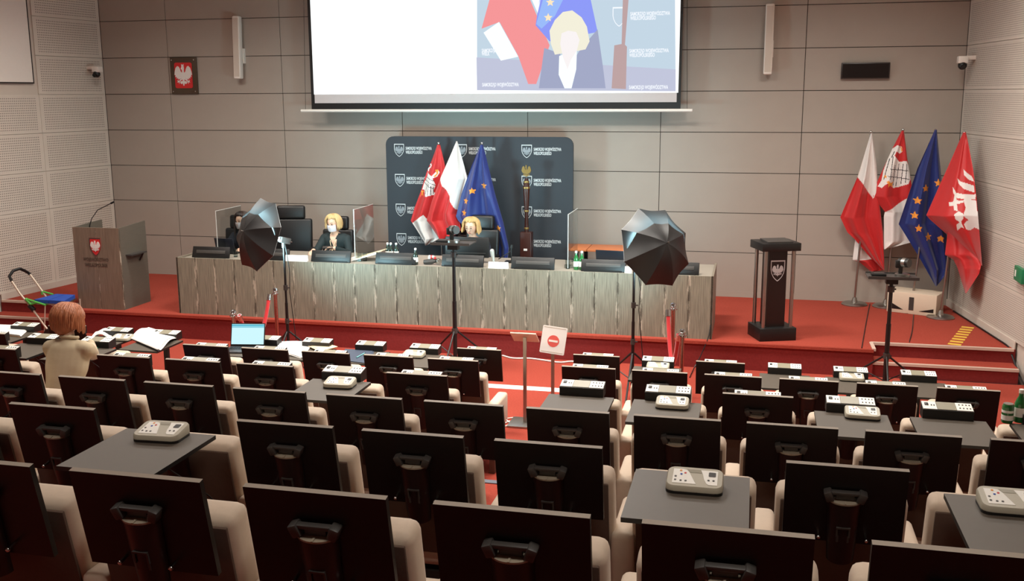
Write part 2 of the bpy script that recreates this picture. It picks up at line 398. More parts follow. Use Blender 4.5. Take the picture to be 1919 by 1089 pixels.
# side walls: perforated acoustic boards
PW = 1.36
perfl = perforated('perforated_board', (208, 200, 188), PW / 2, PH / 2)
perfr = perforated('perforated_board_fine', (200, 192, 181), 1.36, PH / 2, .024)
for side, nm, perf in ((-1, 'wall_left', perfl), (1, 'wall_right', perfr)):
    p0, p1 = Vector((wall_x(side, .1), .1, 0)), Vector((wall_x(side, REAR), REAR, 0))
    d = (p1 - p0).normalized(); nrm = Vector((-d.y, d.x, 0)) * (1 if side < 0 else -1)   # into the room
    if nrm.x * side > 0: nrm = -nrm
    a, b = p0 - nrm * .022, p1 - nrm * .022
    a2, b2 = a - nrm * .1, b - nrm * .1
    mb = MB(); v = [(*q.xy, z) for z in (-.05, CEIL) for q in (a, b, b2, a2)]
    mb.add(v, [(0, 1, 2, 3), (4, 7, 6, 5), (0, 4, 5, 1), (1, 5, 6, 2), (2, 6, 7, 3), (3, 7, 4, 0)])
    wl = struct(nm, mb, 'plaster')
    pw_ = PW if side < 0 else 2.72
    me = MB().box((0, 0, 0), (pw_ - .006, .02, PH - .006)).mesh('acoustic_board', perf)
    start = Vector((wall_x(side, 0), 0, 0))
    for i in range(5):
        for j in range(len(zs) - 1):
            c = start + d * (pw_ * (i + .5)); zc = zs[j] + PH / 2
            if side < 0 and i >= 1 and zs[j] > 3.0 and i < 3: 
                if zs[j] > 3.1: continue
            put('acoustic_board', me, wl, (c.x - nrm.x * .011, c.y - nrm.y * .011, zc), (0, 0, math.atan2(d.y, d.x)))
    if side < 0:
        LW_d, LW_n, LW_s = d, nrm, start
        # smooth pale board let into the upper left wall, with its narrow frame
        c = start + d * 2.66; ang = math.atan2(d.y, d.x)
        mb = MB(); mb.box((0, 0, 0), (2.4, .03, 1.7)); bd = part('pale_board', mb, 'bpanel' if 'bpanel' in M else 'white', None, (c.x, c.y, 3.36 + .85), (0, 0, ang))
        tag(bd, 'large smooth pale grey board let into the upper left wall', 'board')
        mb = MB()
        for zz, hh in ((-.86, .02), (.86, .02)): mb.box((0, -.002, zz), (2.44, .036, hh))
        for xx in (-1.21, 1.21): mb.box((xx, -.002, 0), (.02, .036, 1.74))
        part('frame', mb, 'joint', bd)
    else:
        RW_d, RW_n, RW_s = d, nrm, start
mb = MB(); mb.box((4.9, REAR - .05, 2.6), (20, .1, 5.6)); struct('wall_rear', mb, 'plaster')
mb = MB(); mb.box((4.9, -8.4, CEIL + .05), (20, 17.5, .1)); struct('ceiling', mb, 'ceiling')
# skirting at the foot of the back wall
mb = MB(); mb.box((5.2, .008, S + .04), (12.6, .012, .08)); struct('baseboard_back', mb, 'wallpanel')
for side in (-1, 1):
    d, nrm, st = (LW_d, LW_n, LW_s) if side < 0 else (RW_d, RW_n, RW_s)
    c = st + d * 1.2 + nrm * .006
    mb = MB(); mb.box((0, 0, 0), (2.4, .012, .09)); struct('baseboard_left' if side < 0 else 'baseboard_right', mb, 'plaster', (c.x, c.y, S + .045), (0, 0, math.atan2(d.y, d.x)))
# ceiling luminaires (above the frame)
lens_m = glow('lamp_diffuser', (255, 236, 214), 2.0)
for i, (x, y, sx, sy, wt, c) in enumerate(LAMPS):
    where = ['above the left end of the stage', 'above the left half of the desk', 'above the right half of the desk', 'above the right end of the stage', 'above the left seats', 'above the middle seats', 'above the right seats', 'above the rear left seats', 'above the rear right seats'][i]
    t = thing('ceiling_light', 'square white ceiling luminaire ' + where, 'ceiling light', (x, y, CEIL))
    mb = MB()
    for q in (-1, 1): mb.box((q * (sx / 2 + .02), 0, -.03), (.04, sy + .08, .06)); mb.box((0, q * (sy / 2 + .02), -.03), (sx, .04, .06))
    part('housing', mb, 'white', t)
    mb = MB(); mb.box((0, 0, -.012), (sx, sy, .01)); part('diffuser', mb, lens_m, t)
    L = bpy.data.lights.new('lamp_light', 'AREA'); L.shape = 'RECTANGLE'; L.size = sx; L.size_y = sy; L.energy = wt; L.color = c; L.spread = math.radians(150)
    lo = bpy.data.objects.new('lamp_light', L); COL.objects.link(lo); lo.parent = t; lo.location = (0, 0, -.03)
# ------------------------------------------------------------------ auditorium seats
RC = math.radians(12)
TW, TH, TT = .43, .33, .02
def board(name, w, d, t, flat):
    mb = MB()
    if flat: mb.box((0, 0, 0), (w, d, t)); mb.m[0:6] = [0, 1, 2, 2, 2, 2]
    else: mb.box((0, 0, 0), (w, t, d)); mb.m[0:6] = [0, 1, 0, 0, 0, 0]
    return mb.mesh(name, ['tablet', 'tabledge', 'black'] if not flat else ['black', 'tabletop', 'black'])
me_tab = board('writing_tablet', TW, TH, TT, False)
me_tabflat = board('writing_tablet_open', .43, .47, .018, True)
mb = MB(); mb.box((0, -.030, -.098), (.118, .022, .014), bev=.004); mb.box((0, -.024, -.118), (.066, .016, .02), bev=.003)
for q in (-1, 1):
    mb.box((0, 0, 0), (.03, .04, .042), bev=.006, T=Matrix.Translation((q * .058, -.028, -.112)) @ Matrix.Rotation(q * .35, 4, 'Y'))
me_bracket = mb.mesh('tablet_bracket', 'rubber')
n = 14; arc = [(.062 * math.cos(math.pi * k / n), -.045 * math.sin(math.pi * k / n)) for k in range(n + 1)]
mb = MB(); v = [(x, y - .011, -.135) for x, y in arc] + [(x * .8, y - .011, -.40) for x, y in arc]; L = n + 1
mb.add(v, [(i, i + L, i + L + 1, i + 1) for i in range(n)], 0, True); mb.add(v, [list(range(L))[::-1], [L + i for i in range(L)]])
me_column = mb.mesh('tablet_column', 'column')
mb = MB(); v = [(x * 1.03, y * 1.06 - .011, -.136) for x, y in arc] + [(x * 1.03, y * 1.06 - .011, -.130) for x, y in arc]
mb.add(v, [(i, i + 1, i + L + 1, i + L) for i in range(n)]); mb.add(v, [[L + i for i in range(L)][::-1], list(range(L))])
mb.box((0, -.05, -.130), (.006, .02, .006))
me_lid = mb.mesh('column_lid', 'lid')
mb = MB(); mb.box((0, -.056, -.235), (.05, .008, .006)); mb.box((-.022, -.054, -.255), (.006, .008, .04)); mb.box((.022, -.054, -.255), (.006, .008, .04)); mb.box((0, -.05, -.285), (.046, .008, .03))
me_clip = mb.mesh('column_clip', 'rubber')
me_knob = MB().cone((0, -.035, 0), (0, 0, 0), .006, .006, 10).ball((0, -.035, 0), .008, nu=8, nv=6).mesh('hinge_knob', 'chrome')
me_backrest = MB().box((0, .06, -.22), (.485, .12, .44), bev=.034, seg=3).mesh('backrest', 'beige')
me_shell = MB().box((0, -.003, -.235), (.45, .012, .42), bev=.004).mesh('back_shell', 'brown')
me_cushion = MB().box((0, .44, .40), (.45, .46, .12), bev=.04, seg=3).mesh('seat_cushion', 'beige')
me_arm = MB().box((0, .35, .485), (.095, .42, .25), bev=.025, seg=3).mesh('armrest', 'beige')
me_side = MB().box((0, .35, .19), (.05, .38, .38), bev=.006).mesh('side_support', 'brown')
me_under = MB().box((0, .40, .27), (.40, .36, .1)).mesh('seat_pan', 'frame')
mb = MB(); mb.tube([(.18, -.3, .915), (.22, -.06, .70), (.235, .06, .56)], .004, 6); me_strut = mb.mesh('tablet_strut', 'frame')
# control box with its sloping button strip
mb = MB(); v = [(-.145, -.055, 0), (.145, -.055, 0), (.145, .055, 0), (-.145, .055, 0), (-.145, -.055, .062), (.145, -.055, .062), (.145, .055, .082), (-.145, .055, .082)]
mb.add(v, [(0, 3, 2, 1), (4, 5, 6, 7), (0, 1, 5, 4), (2, 3, 7, 6), (0, 4, 7, 3), (1, 2, 6, 5)]); mb.box((0, .03, -.035), (.10, .03, .072)); me_cbox = mb.mesh('control_box', 'black')
SL = math.atan2(.020, .11)
def strip(x0, x1): return MB().box(((x0 + x1) / 2, 0, 0), (x1 - x0, .098, .004))
me_lab1 = strip(-.142, -.062).mesh('button_strip', 'label'); me_lab2 = strip(.05, .142).mesh('button_strip', 'label'); me_lab3 = strip(-.060, .048).mesh('display_strip', 'unitmid')
mb = MB(); mb.box((-.118, .01, .004), (.022, .03, .006), bev=.002)
for x in (-.09, -.075): mb.box((x, 0, .003), (.006, .012, .004))
me_lens = mb.mesh('speaker_grille', 'black')
mb = MB()
for x in (.07, .09, .11, .128):
    for y in (-.022, .022): mb.box((x, y, .003), (.007, .010, .004))
me_btn = mb.mesh('button', 'rubber')
TT_back = Matrix.Translation((0, .105, .858)) @ Matrix.Rotation(RC, 4, 'X')
def add_cbox(t, top):
    c = put('control_box', me_cbox, t, (0, .08, top))
    T = Matrix.Translation((0, 0, .0735)) @ Matrix.Rotation(SL, 4, 'X')
    for nme, me in (('button_strip', me_lab1), ('button_strip', me_lab2), ('display_strip', me_lab3), ('speaker_grille', me_lens), ('key_dots', me_btn)):
        k_ = put(nme, me, c, T=T)
        if nme in ('key_dots', 'speaker_grille'): k_['kind'] = 'stuff'
me_apost = MB().box((0, .06, .36), (.06, .05, .72)).box((0, .06, .01), (.30, .30, .02)).mesh('post', 'column')
def seat(label, x, y, z, pitch, opened, cbox, left_arm, back=True, right_arm=True, bare=False):
    t = thing('auditorium_seat', label, 'seat', (x, y, z), 0, 'seats of the auditorium rows')
    if not bare: put('seat_cushion', me_cushion, t); put('seat_pan', me_under, t)
    else: put('post', me_apost, t)
    if back:
        if not bare: put('backrest', me_backrest, t, T=TT_back); put('back_shell', me_shell, t, T=TT_back)
        T = Matrix.Translation((0, 0, TOPZ)) @ Matrix.Rotation(RC, 4, 'X')
        tb = put('writing_tablet', me_tabflat, t, (0, -.20, .927)) if opened else put('writing_tablet', me_tab, t, T=T @ Matrix.Translation((0, 0, -TH / 2)))
        T2 = Matrix.Translation((0, .03 if opened else 0, TOPZ)) @ Matrix.Rotation(RC, 4, 'X')
        put('tablet_column', me_column, t, T=T2); 
        if not opened:
            put('tablet_bracket', me_bracket, t, T=T2); put('column_lid', me_lid, t, T=T2); put('column_clip', me_clip, t, T=T2)
            for q in (-1, 1): put('hinge_knob', me_knob, t, T=T2 @ Matrix.Translation((q * .085, -.01, -.29)))
        else: put('tablet_strut', me_strut, t)
        if cbox: add_cbox(t, TOPZ - .095)
    for q in (() if bare else (-1, 1) if left_arm else (1,)):
        if q > 0 and not right_arm: continue
        put('armrest', me_arm, t, (q * pitch / 2, 0, 0)); put('side_support', me_side, t, (q * pitch / 2, 0, 0))
    return t
ROWS = {'A': (-11.91, 7.168, .565), 'B': (-10.682, 5.92, .558), 'C': (-9.488, 5.242, .5545), 'D': (-8.099, 4.484, .561), 'E': (-6.687, 4.311, .561), 'F': (-5.4, 6.424, .561)}
LEV = {'A': 1.046, 'B': .792, 'C': .545, 'D': .276, 'E': 0.0}
TOPZ = 1.025                                 # tablet top above its tier
ORD = ['first', 'second', 'third', 'fourth', 'fifth', 'sixth', 'seventh', 'eighth', 'ninth', 'tenth', 'eleventh', 'twelfth', 'thirteenth', 'fourteenth']
ROWN = {'A': 'nearest row', 'B': 'second nearest row', 'C': 'third nearest row', 'D': 'fourth nearest row', 'E': 'fifth nearest row'}
SETS = {'A': ([-1, 0, 1, 2, 3, 4], []), 'B': ([-1, 0, 1, 2, 3, 4, 5, 6, 7], [1, 5, 7]), 'C': (list(range(-1, 10)), []),
        'D': ([-2, -1, 0, 1, 2, 3, 4, 6, 7, 8, 9, 10, 11], [3, 6, 7, 9, 10, 11]), 'E': ([-4, -3, -2, 0, 1, 2, 3, 4, 6, 7, 8, 9, 10, 11], [-3, -2])}
def seat_x(r, i): return ROWS[r][1] + ROWS[r][2] * i
for r, (ids, opn) in SETS.items():
    prev = None
    for k, i in enumerate(ids):
        op = i in opn
        occupied = (r == 'D' and i == -1)
        lab = 'beige auditorium seat with %s black tablet, %s from left in %s' % ('opened flat' if op else 'upright', ORD[k], ROWN[r])
        if occupied: lab = 'beige auditorium seat that the red haired woman sits on'
        if r == 'C' and i == 4: lab = 'upright black tablet on a post without seat, head of the aisle'
        seat(lab, seat_x(r, i), ROWS[r][0], LEV[r], ROWS[r][2], op, r in 'DE', prev is None or prev != i - 1, back=not occupied, bare=(r == 'C' and i == 4))
        prev = i if not (r == 'C' and i == 4) else None
# desk stands of the front row: tablet and control box on a post
mb = MB(); mb.box((0, .06, .34), (.05, .04, .68), bev=.004); mb.box((0, -.02, .655), (.06, .22, .03)); me_post = mb.mesh('post', 'black')
me_foot = MB().box((0, .02, .012), (.34, .42, .024), bev=.004).mesh('foot_plate', 'black')
FSTOW = [-10, -8, 0, 2, 4]
FIDS = [-10, -9, -8, -7, -6, -4, -3, -2, -1, 0, 2, 3, 4, 5, 6, 7]
for k, i in enumerate(FIDS):
    op = i not in FSTOW
    t = thing('desk_stand', 'black desk stand with %s tablet, %s from left in the front row' % ('flat open' if op else 'upright folded', ORD[k] if k < 14 else ['fifteenth', 'sixteenth'][k - 14]), 'desk stand', (seat_x('F', i), ROWS['F'][0], 0), 0, 'desk stands of the front row')
    put('post', me_post, t); put('foot_plate', me_foot, t)
    if op: put('writing_tablet', me_tabflat, t, (0, -.20, .688))
    else:
        T = Matrix.Translation((0, 0, .786)) @ Matrix.Rotation(RC, 4, 'X')
        put('writing_tablet', me_tab, t, T=T @ Matrix.Translation((0, 0, -TH / 2))); put('tablet_bracket', me_bracket, t, T=T)
    add_cbox(t, .786 - .095)
ZT = {'B': .792 + .936, 'D': .276 + .936, 'E': .936, 'F': .697}

# ------------------------------------------------------------------ voting terminals
def rrect(w, h, r, n=5):
    out = []
    for cx, cy, a0 in ((w / 2 - r, h / 2 - r, 0), (-w / 2 + r, h / 2 - r, 90), (-w / 2 + r, -h / 2 + r, 180), (w / 2 - r, -h / 2 + r, 270)):
        for k in range(n + 1): a = math.radians(a0 + 90 * k / n); out.append((cx + r * math.cos(a), cy + r * math.sin(a)))
    return out
def flat_plate(poly, z0, z1, m=0, tilt=0.0):
    mb = MB(); nn = len(poly)
    v = [(x, y, z0 + tilt * (y + .07)) for x, y in poly] + [(x, y, z1 + tilt * (y + .07)) for x, y in poly]
    mb.add(v, [list(range(nn))[::-1], [nn + i for i in range(nn)]]); mb.add(v, [(i, (i + 1) % nn, nn + (i + 1) % nn, nn + i) for i in range(nn)], 0, False); return mb
TL = .16
me_ub = flat_plate(rrect(.206, .142, .03), 0, .012).mesh('terminal_base', 'black')
mb = MB(); A = rrect(.206, .142, .03); B = rrect(.198, .134, .028); nn = len(A)
v = [(x, y, .010) for x, y in A] + [(x, y, .024 + TL * (y + .07)) for x, y in A] + [(x, y, .031 + TL * (y + .07)) for x, y in B]
mb.add(v, [(i, (i + 1) % nn, nn + (i + 1) % nn, nn + i) for i in range(nn)] + [(nn + i, nn + (i + 1) % nn, 2 * nn + (i + 1) % nn, 2 * nn + i) for i in range(nn)], 0, True)
mb.add(v, [[2 * nn + i for i in range(nn)]]); me_uh = mb.mesh('terminal_body', 'unitgrey')
def plate(poly, m, name, z=.0312, t=.0012): return flat_plate(poly, z, z + t, 0, TL).mesh(name, m)
me_u1 = plate([(-.08, .05), (-.045, .05), (-.032, .045), (-.022, .03), (-.012, .0), (0, -.035), (.006, -.05), (-.08, -.05)], 'label', 'label_plate')
me_u2 = plate([(.02, .05), (.082, .05), (.082, -.05), (.05, -.05), (.042, -.04), (.034, -.015), (.028, .02)], 'label', 'label_plate')
me_u3 = plate([(-.03, .052), (.02, .052), (.024, .03), (-.02, .03)], 'unitmid', 'display_strip', .0312, .0008)
me_u4 = plate([(x + .062, y + .022) for x, y in rrect(.026, .03, .004, 2)], 'black', 'speaker_grille', .0325)
mbt = {}
for c, pts in {'rubber': [(-.07, -.005), (-.07, -.03), (-.05, -.033), (-.032, -.033), (.05, -.02), (.068, -.02)], 'printred': [(-.036, .022)], 'bluepad': [(-.05, .012)], 'gold': [(-.053, .038)]}.items():
    mbt[c] = [plate([(x + a, y + b) for a, b in rrect(.008, .009, .002, 1)], c, 'button', .0325) for x, y in pts]
UN = [('B', 303, 812, .06, 'on the open tablet at far left of the second nearest row'), ('B', 1302, 905, .0, 'on the open tablet in the middle of the second nearest row'), ('B', 1893, 944, .0, 'on the open tablet cut by the right edge'),
      ('D', 637, 719, .05, 'on the open tablet of the left block near the laptop papers'), ('D', 1260, 757, .0, 'on the open tablet right of the aisle, fourth nearest row'), ('D', 1616, 776, -.03, 'on the open tablet below the right camera stand'),
      ('F', 776, 665, .0, 'on the blue tinted desk beneath the middle tripod'), ('F', 229, 634, .05, 'on the desk beside the open binder'), ('F', 1233, 688, .0, 'on the desk beside the right rope stand'), ('F', 1596, 708, .0, 'on the desk under the right camera stand')]
for r, px, py, rz, where in UN:
    p = atz(px, py, ZT[r] + .02)
    t = thing('voting_terminal', 'grey voting terminal ' + where, 'terminal', (p.x, p.y, ZT[r]), rz, 'voting terminals on the open tablets')
    put('terminal_base', me_ub, t); b = put('terminal_body', me_uh, t)
    for nme, me in (('label_plate', me_u1), ('label_plate', me_u2), ('display_strip', me_u3), ('speaker_grille', me_u4)): put(nme, me, b)
    for ms in mbt.values():
        for me in ms: put('button', me, b)
# ------------------------------------------------------------------ presidium desk
DX0, DX1, DY0, DY1, DZ = 1.544, 8.487, -2.632, -1.64, 1.072
t = thing('presidium_desk', 'long grey veneer conference desk on the edge of the stage', 'desk', (DX0, DY0, S))
W_ = DX1 - DX0; NP = 25; pw = W_ / NP; H = DZ - S
me_pl = MB().box((0, .011, 0), (pw - .004, .022, H)).mesh('front_board', 'wood')
for i in range(NP): put('front_board', me_pl, t, (pw * (i + .5), 0, H / 2))
mb = MB(); mb.box((W_ / 2, .034, H / 2 - .02), (W_, .02, H - .06)); part('carcass', mb, 'joint', t)
for x in (.012, W_ - .012):
    mb = MB(); mb.box((0, 0, H / 2), (.024, DY1 - DY0, H)); part('side_panel', mb, 'woodplain', t, (x, (DY1 - DY0) / 2, 0))
mb = MB(); mb.box((W_ / 2, .53, H - .04), (W_ - .05, DY1 - DY0 - .06, .03)); part('worktop', mb, 'worktop', t)
WT = DZ - .025                               # worktop level
# flip-up monitors seen from behind
for k, x in enumerate((1.94, 2.79, 3.645, 4.525, 5.405, 6.30, 7.17, 8.04)):
    t = thing('desk_monitor', 'low black flip up monitor, %s from left along the conference desk' % ORD[k], 'monitor', (x, -2.44, WT), 0, 'flip up monitors on the desk')
    T = Matrix.Rotation(-.35, 4, 'X')
    mb = MB(); mb.box((0, 0, .075), (.54, .03, .15), bev=.006, T=T); part('housing', mb, 'black', t)
    mb = MB(); mb.box((0, -.017, .078), (.42, .006, .045), bev=.002, T=T); part('rear_strip', mb, 'rubber', t)
    mb = MB(); mb.box((0, .03, .01), (.46, .10, .02)); part('base', mb, 'black', t)

# ------------------------------------------------------------------ left lectern (veneer, with crest)
t = thing('lectern', 'grey veneer lectern with a red eagle shield, left on the stage', 'lectern', (.01, -2.62, S))
LW, LD, LH = .70, .62, 1.11
me = MB().box((0, .012, 0), (LW / 2 - .003, .024, LH)).mesh('front_board', 'wood_l')
for i in range(2): put('front_board', me, t, (LW * (i + .5) / 2, 0, LH / 2))
for x in (.012, LW - .012):
    mb = MB(); mb.add([(0, .024, 0), (0, LD, 0), (0, LD, LH + .03), (0, .024, LH)], [(0, 1, 2, 3)]); mb.add([(.024, .024, 0), (.024, LD, 0), (.024, LD, LH + .03), (.024, .024, LH)], [(3, 2, 1, 0)])
    mb.add([(0, .024, LH), (0, LD, LH + .03), (.024, LD, LH + .03), (.024, .024, LH)], [(0, 1, 2, 3)]); mb.add([(0, LD, 0), (.024, LD, 0), (.024, LD, LH + .03), (0, LD, LH + .03)], [(0, 1, 2, 3)])
    part('side_panel', mb, 'woodside', t, (x - .012, 0, 0))
mb = MB(); mb.box((LW / 2, LD / 2, LH - .16), (LW - .06, LD - .06, .03)); part('desk_top', mb, 'rubber', t)
c = at(178, 462, -2.63); c = (c.x - .01, -.004, c.z - S)
mb = MB(); mb.prism([(x * .085, z * .105) for x, z in SHIELD], .012); o = part('crest_shield', mb, 'printred', t, c)
part('crest_eagle', eagle_mb(.075), 'fwhite', o, (0, -.004, .005))
mb = MB()
for q in ring_poly([(x * .085, z * .105) for x, z in SHIELD], .9): mb.prism(q, .002)
part('crest_rim', mb, 'rubber', o, (0, -.002, 0))
for k, (s_, dz) in enumerate((('WOJEWÓDZTWO', -.2), ('WIELKOPOLSKIE', -.275))):
    put('lettering', text_mesh(s_, .064, 'letter_brown', .001, .72, 'CENTER'), t, (c[0] - .01, -.002, c[2] + dz))
# pull-out side shelf with bracket
mb = MB(); mb.box((LW + .04, .30, .73), (.10, .36, .018)); o = part('side_shelf', mb, 'rubber', t)
mb = MB(); mb.tube([(LW + .01, .42, .62), (LW + .07, .42, .72)], .012); part('shelf_bracket', mb, 'black', o)
# gooseneck microphone
a = at(168, 424, -2.3); b = at(212, 377, -2.25)
t = thing('gooseneck_microphone', 'thin black gooseneck microphone rising from the left lectern', 'microphone', (a.x, -2.3, S + LH - .145))
pts = [(0, 0, 0), (.0, 0, .12), (.04, .0, .22), (.13, .02, .34), (b.x - a.x - .03, .04, b.z - (S + LH - .145) - .03)]
mb = MB(); mb.tube(pts, .006); part('neck', mb, 'black', t)
e = Vector(pts[-1]); d = (Vector(pts[-1]) - Vector(pts[-2])).normalized()
mb = MB(); mb.cone(e, e + d * .05, .014, .012, 10); part('capsule', mb, 'black', t)
mb = MB(); mb.lathe([(.05, 0), (.05, .015), (.02, .02)]); part('base', mb, 'black', t)

# ------------------------------------------------------------------ right lectern (black with four posts)
t = thing('column_lectern', 'black column lectern with four steel posts and a shield emblem', 'lectern', (9.17, -2.36, S), .36)
mb = MB(); mb.box((0, 0, .075), (.44, .40, .15), bev=.004); part('base', mb, 'black', t)
mb = MB(); mb.box((0, 0, .6), (.22, .20, .9)); part('core', mb, 'column', t)
for sx in (-1, 1):
    for sy in (-1, 1):
        mb = MB(); mb.cone((sx * .165, sy * .145, .15), (sx * .165, sy * .145, 1.06), .022, seg=14); part('post', mb, 'steel', t)
mb = MB(); mb.box((0, 0, 1.10), (.46, .40, .09), bev=.004); o = part('top', mb, 'black', t)
mb = MB(); mb.box((0, .02, 1.155), (.30, .26, .02), T=Matrix.Rotation(.04, 4, 'X')); part('reading_board', mb, 'rubber', o)
SH = [(x * .085, z * .105) for x, z in SHIELD]
mb = MB()
for q in ring_poly(SH, .9): mb.prism(q, .003)
part('shield_outline', mb, 'print', t, (0, -.103, .82)); part('shield_eagle', eagle_mb(.07, .002), 'print', t, (0, -.103, .82))

# ------------------------------------------------------------------ backdrop with printed logos
BX0, BX1, BZ1, BY = 3.71, 6.45, 2.57, -.48
t = thing('press_backdrop', 'dark navy press backdrop with rows of white shield logos', 'backdrop', (BX0, BY, S))
bw, bh = BX1 - BX0, BZ1 - S; r = .12
poly = [(0, .03), (bw, .03)] + [(bw - r + r * math.cos(a), bh - r + r * math.sin(a)) for a in [math.pi / 2 * k / 6 for k in range(7)]] + [(r - r * math.sin(a), bh - r + r * math.cos(a)) for a in [math.pi / 2 * k / 6 for k in range(7)]]
mb = MB(); mb.prism(poly, .05); o = part('panel', mb, 'board', t)
for x in (.5, bw - .5):
    mb = MB(); mb.box((x, .08, .015), (.10, .36, .03)); part('foot', mb, 'black', t)
sx0, sz0 = at(748, 281, BY).x - BX0, at(748, 281, BY).z - S
sx2 = at(987, 283, BY).x - BX0; pz = (at(748, 281, BY).z - at(750, 448, BY).z) / 3
mo = MB()
for q in ring_poly([(x * .074, z * .078) for x, z in SHIELD], .9): mo.prism(q, .002)
me_so = mo.mesh('shield_outline', 'print'); me_se = eagle_mb(.060, .001).mesh('shield_eagle', mat('print_grey', (136, 144, 150), .7))
for i in range(3):
    for j in range(4):
        x = sx0 + (sx2 - sx0) * i / 2; z = sz0 - pz * j
        lg = put('logo', me_so, t, (x, -.0015, z)); put('shield_eagle', me_se, lg, (0, 0, 0))
        put('lettering', text_mesh('SAMORZĄD WOJEWÓDZTWA', .060, 'print', .0011, .47), lg, (.10, -.001, .004)); put('lettering', text_mesh('WIELKOPOLSKIEGO', .060, 'print', .0011, .47), lg, (.10, -.001, -.052))

# ------------------------------------------------------------------ flags
def zmap(ox, oy, k): return lambda x, y: (ox + x / k, oy + y / k)
def interp(tab, y):
    for (y0, x0), (y1, x1) in zip(tab, tab[1:]):
        if y <= y1: return x0 + (x1 - x0) * (y - y0) / max(1e-6, y1 - y0)
    return tab[-1][1]
def star(c, r):
    return [(c[0] + (r if k % 2 == 0 else r * .45) * math.sin(k * math.pi / 5), c[1] - (r if k % 2 == 0 else r * .45) * math.cos(k * math.pi / 5)) for k in range(10)]
def cloth(name, parent, base, zm, L, Rr, Y, regions, mats, folds=2.5, amp=.05, ph=0., nu=64, nv=130, depth=.07, slant=0.):
    # hanging cloth: L and R give the left and right hem at each height; regions colour the weave
    y0, y1 = L[0][0], L[-1][0]; P0 = []; P1 = []; cols = []
    for j in range(nv + 1):
        yy = y0 + (y1 - y0) * j / nv; xl, xr = interp(L, yy), interp(Rr, yy); t_ = j / nv
        for i in range(nu + 1):
            u = i / nu; xx = xl + (xr - xl) * u; Yq = Y - slant * u * min(1, t_ * 1.6); q = at(*zm(xx, yy), Yq); a = amp * min(1, t_ * 2.2 + .05) * min(1, (xr - xl) / 60 + .1)
            dy = a * math.sin(2 * math.pi * (folds * u * (1 - .25 * t_) + ph + .12 * t_)) + .14 * a * math.sin(2 * math.pi * (folds * 2.3 * u + .5 * t_ + ph)) - depth * .5 * math.sin(math.pi * u)
            P0.append((q.x - base.x, Yq + dy - base.y, q.z - base.z)); P1.append((q.x - base.x, Yq + dy * .4 + depth * .6 * math.sin(math.pi * u) + .006 - base.y, q.z - base.z))
    W2 = nu + 1; mb = MB(); f = []; m = []
    for j in range(nv):
        yy = y0 + (y1 - y0) * (j + .5) / nv; xl, xr = interp(L, yy), interp(Rr, yy)
        for i in range(nu):
            p = (xl + (xr - xl) * (i + .5) / nu, yy); c = 0
            for poly, k in regions:
                if inside(p, poly): c = k
            f.append((j * W2 + i, (j + 1) * W2 + i, (j + 1) * W2 + i + 1, j * W2 + i + 1)); m.append(c)
    n0 = len(P0)
    mb.v = P0 + P1; mb.f = [list(q) for q in f] + [[k + n0 for k in q[::-1]] for q in f]; mb.m = m + m
    for j in range(nv):
        mb.f += [[j * W2, n0 + j * W2, n0 + (j + 1) * W2, (j + 1) * W2], [j * W2 + nu, (j + 1) * W2 + nu, n0 + (j + 1) * W2 + nu, n0 + j * W2 + nu]]; mb.m += [m[j * nu], m[j * nu + nu - 1]]
    mb.s = [True] * len(mb.f)
    return part(name, mb, mats, parent)
def flag_stand(label, foot, top, knob=.02):
    t = thing('flag_on_stand', label, 'flag', foot)
    d = Vector(top) - Vector(foot)
    mb = MB(); mb.lathe([(.17, 0), (.17, .012), (.15, .03), (.04, .04), (.025, .10)], seg=32); part('base', mb, 'steel', t)
    mb = MB(); mb.cone((0, 0, .03), d, .014, .014, 12); part('pole', mb, 'steel', t)
    mb = MB(); mb.ball(d + Vector((0, 0, .01)), knob); part('finial', mb, 'chrome', t)
    return t
Z1 = zmap(1540, 220, 2.594)
stands = [(1601, 567, 1632, 249), (1659, 575, 1692, 245), (1707, 584, 1753, 246), (1762, 595.5, 1807, 250)]
FB = []
for x, y, xt, yt in stands:
    b = atz(x, y, S); b.y = min(b.y, -.2); b = Vector((at(x, y, b.y).x, b.y, S)); FB.append((b, at(xt, yt, b.y)))
t = flag_stand('white over red flag, leftmost of the four flags on the right', *FB[0])
wpoly = [(230, 60), (160, 292), (176, 292), (248, 394), (300, 320), (262, 60)]
cloth('cloth', t, FB[0][0], Z1, [(78, 238), (290, 175), (487, 91), (560, 125), (592, 160), (690, 243), (742, 300)], [(78, 246), (220, 266), (420, 280), (560, 296), (742, 304)], FB[0][0].y - .03, [(wpoly, 1)], ['red', 'fwhite'], 2.0, .05, .1)
cloth('rear_fold', t, FB[0][0], Z1, [(560, 190), (590, 163), (695, 150), (705, 185), (750, 240)], [(560, 280), (690, 243), (700, 300), (742, 300), (750, 250)], FB[0][0].y + .07, [([(140, 540), (250, 540), (250, 690), (140, 697)], 1)], ['red', 'fwhite'], 1.5, .02, .3, 30, 50, .03)
t = flag_stand('red and white flag with a crowned white eagle, second of the four right flags', *FB[1])
eg = [([(322, 200), (335, 160), (365, 135), (388, 142), (392, 165), (378, 176), (362, 165), (352, 185), (375, 215), (412, 212), (425, 245), (428, 300), (420, 322), (372, 340), (345, 342), (318, 318), (302, 330), (290, 342), (272, 335), (290, 305), (300, 260)], 1)]
ln = []
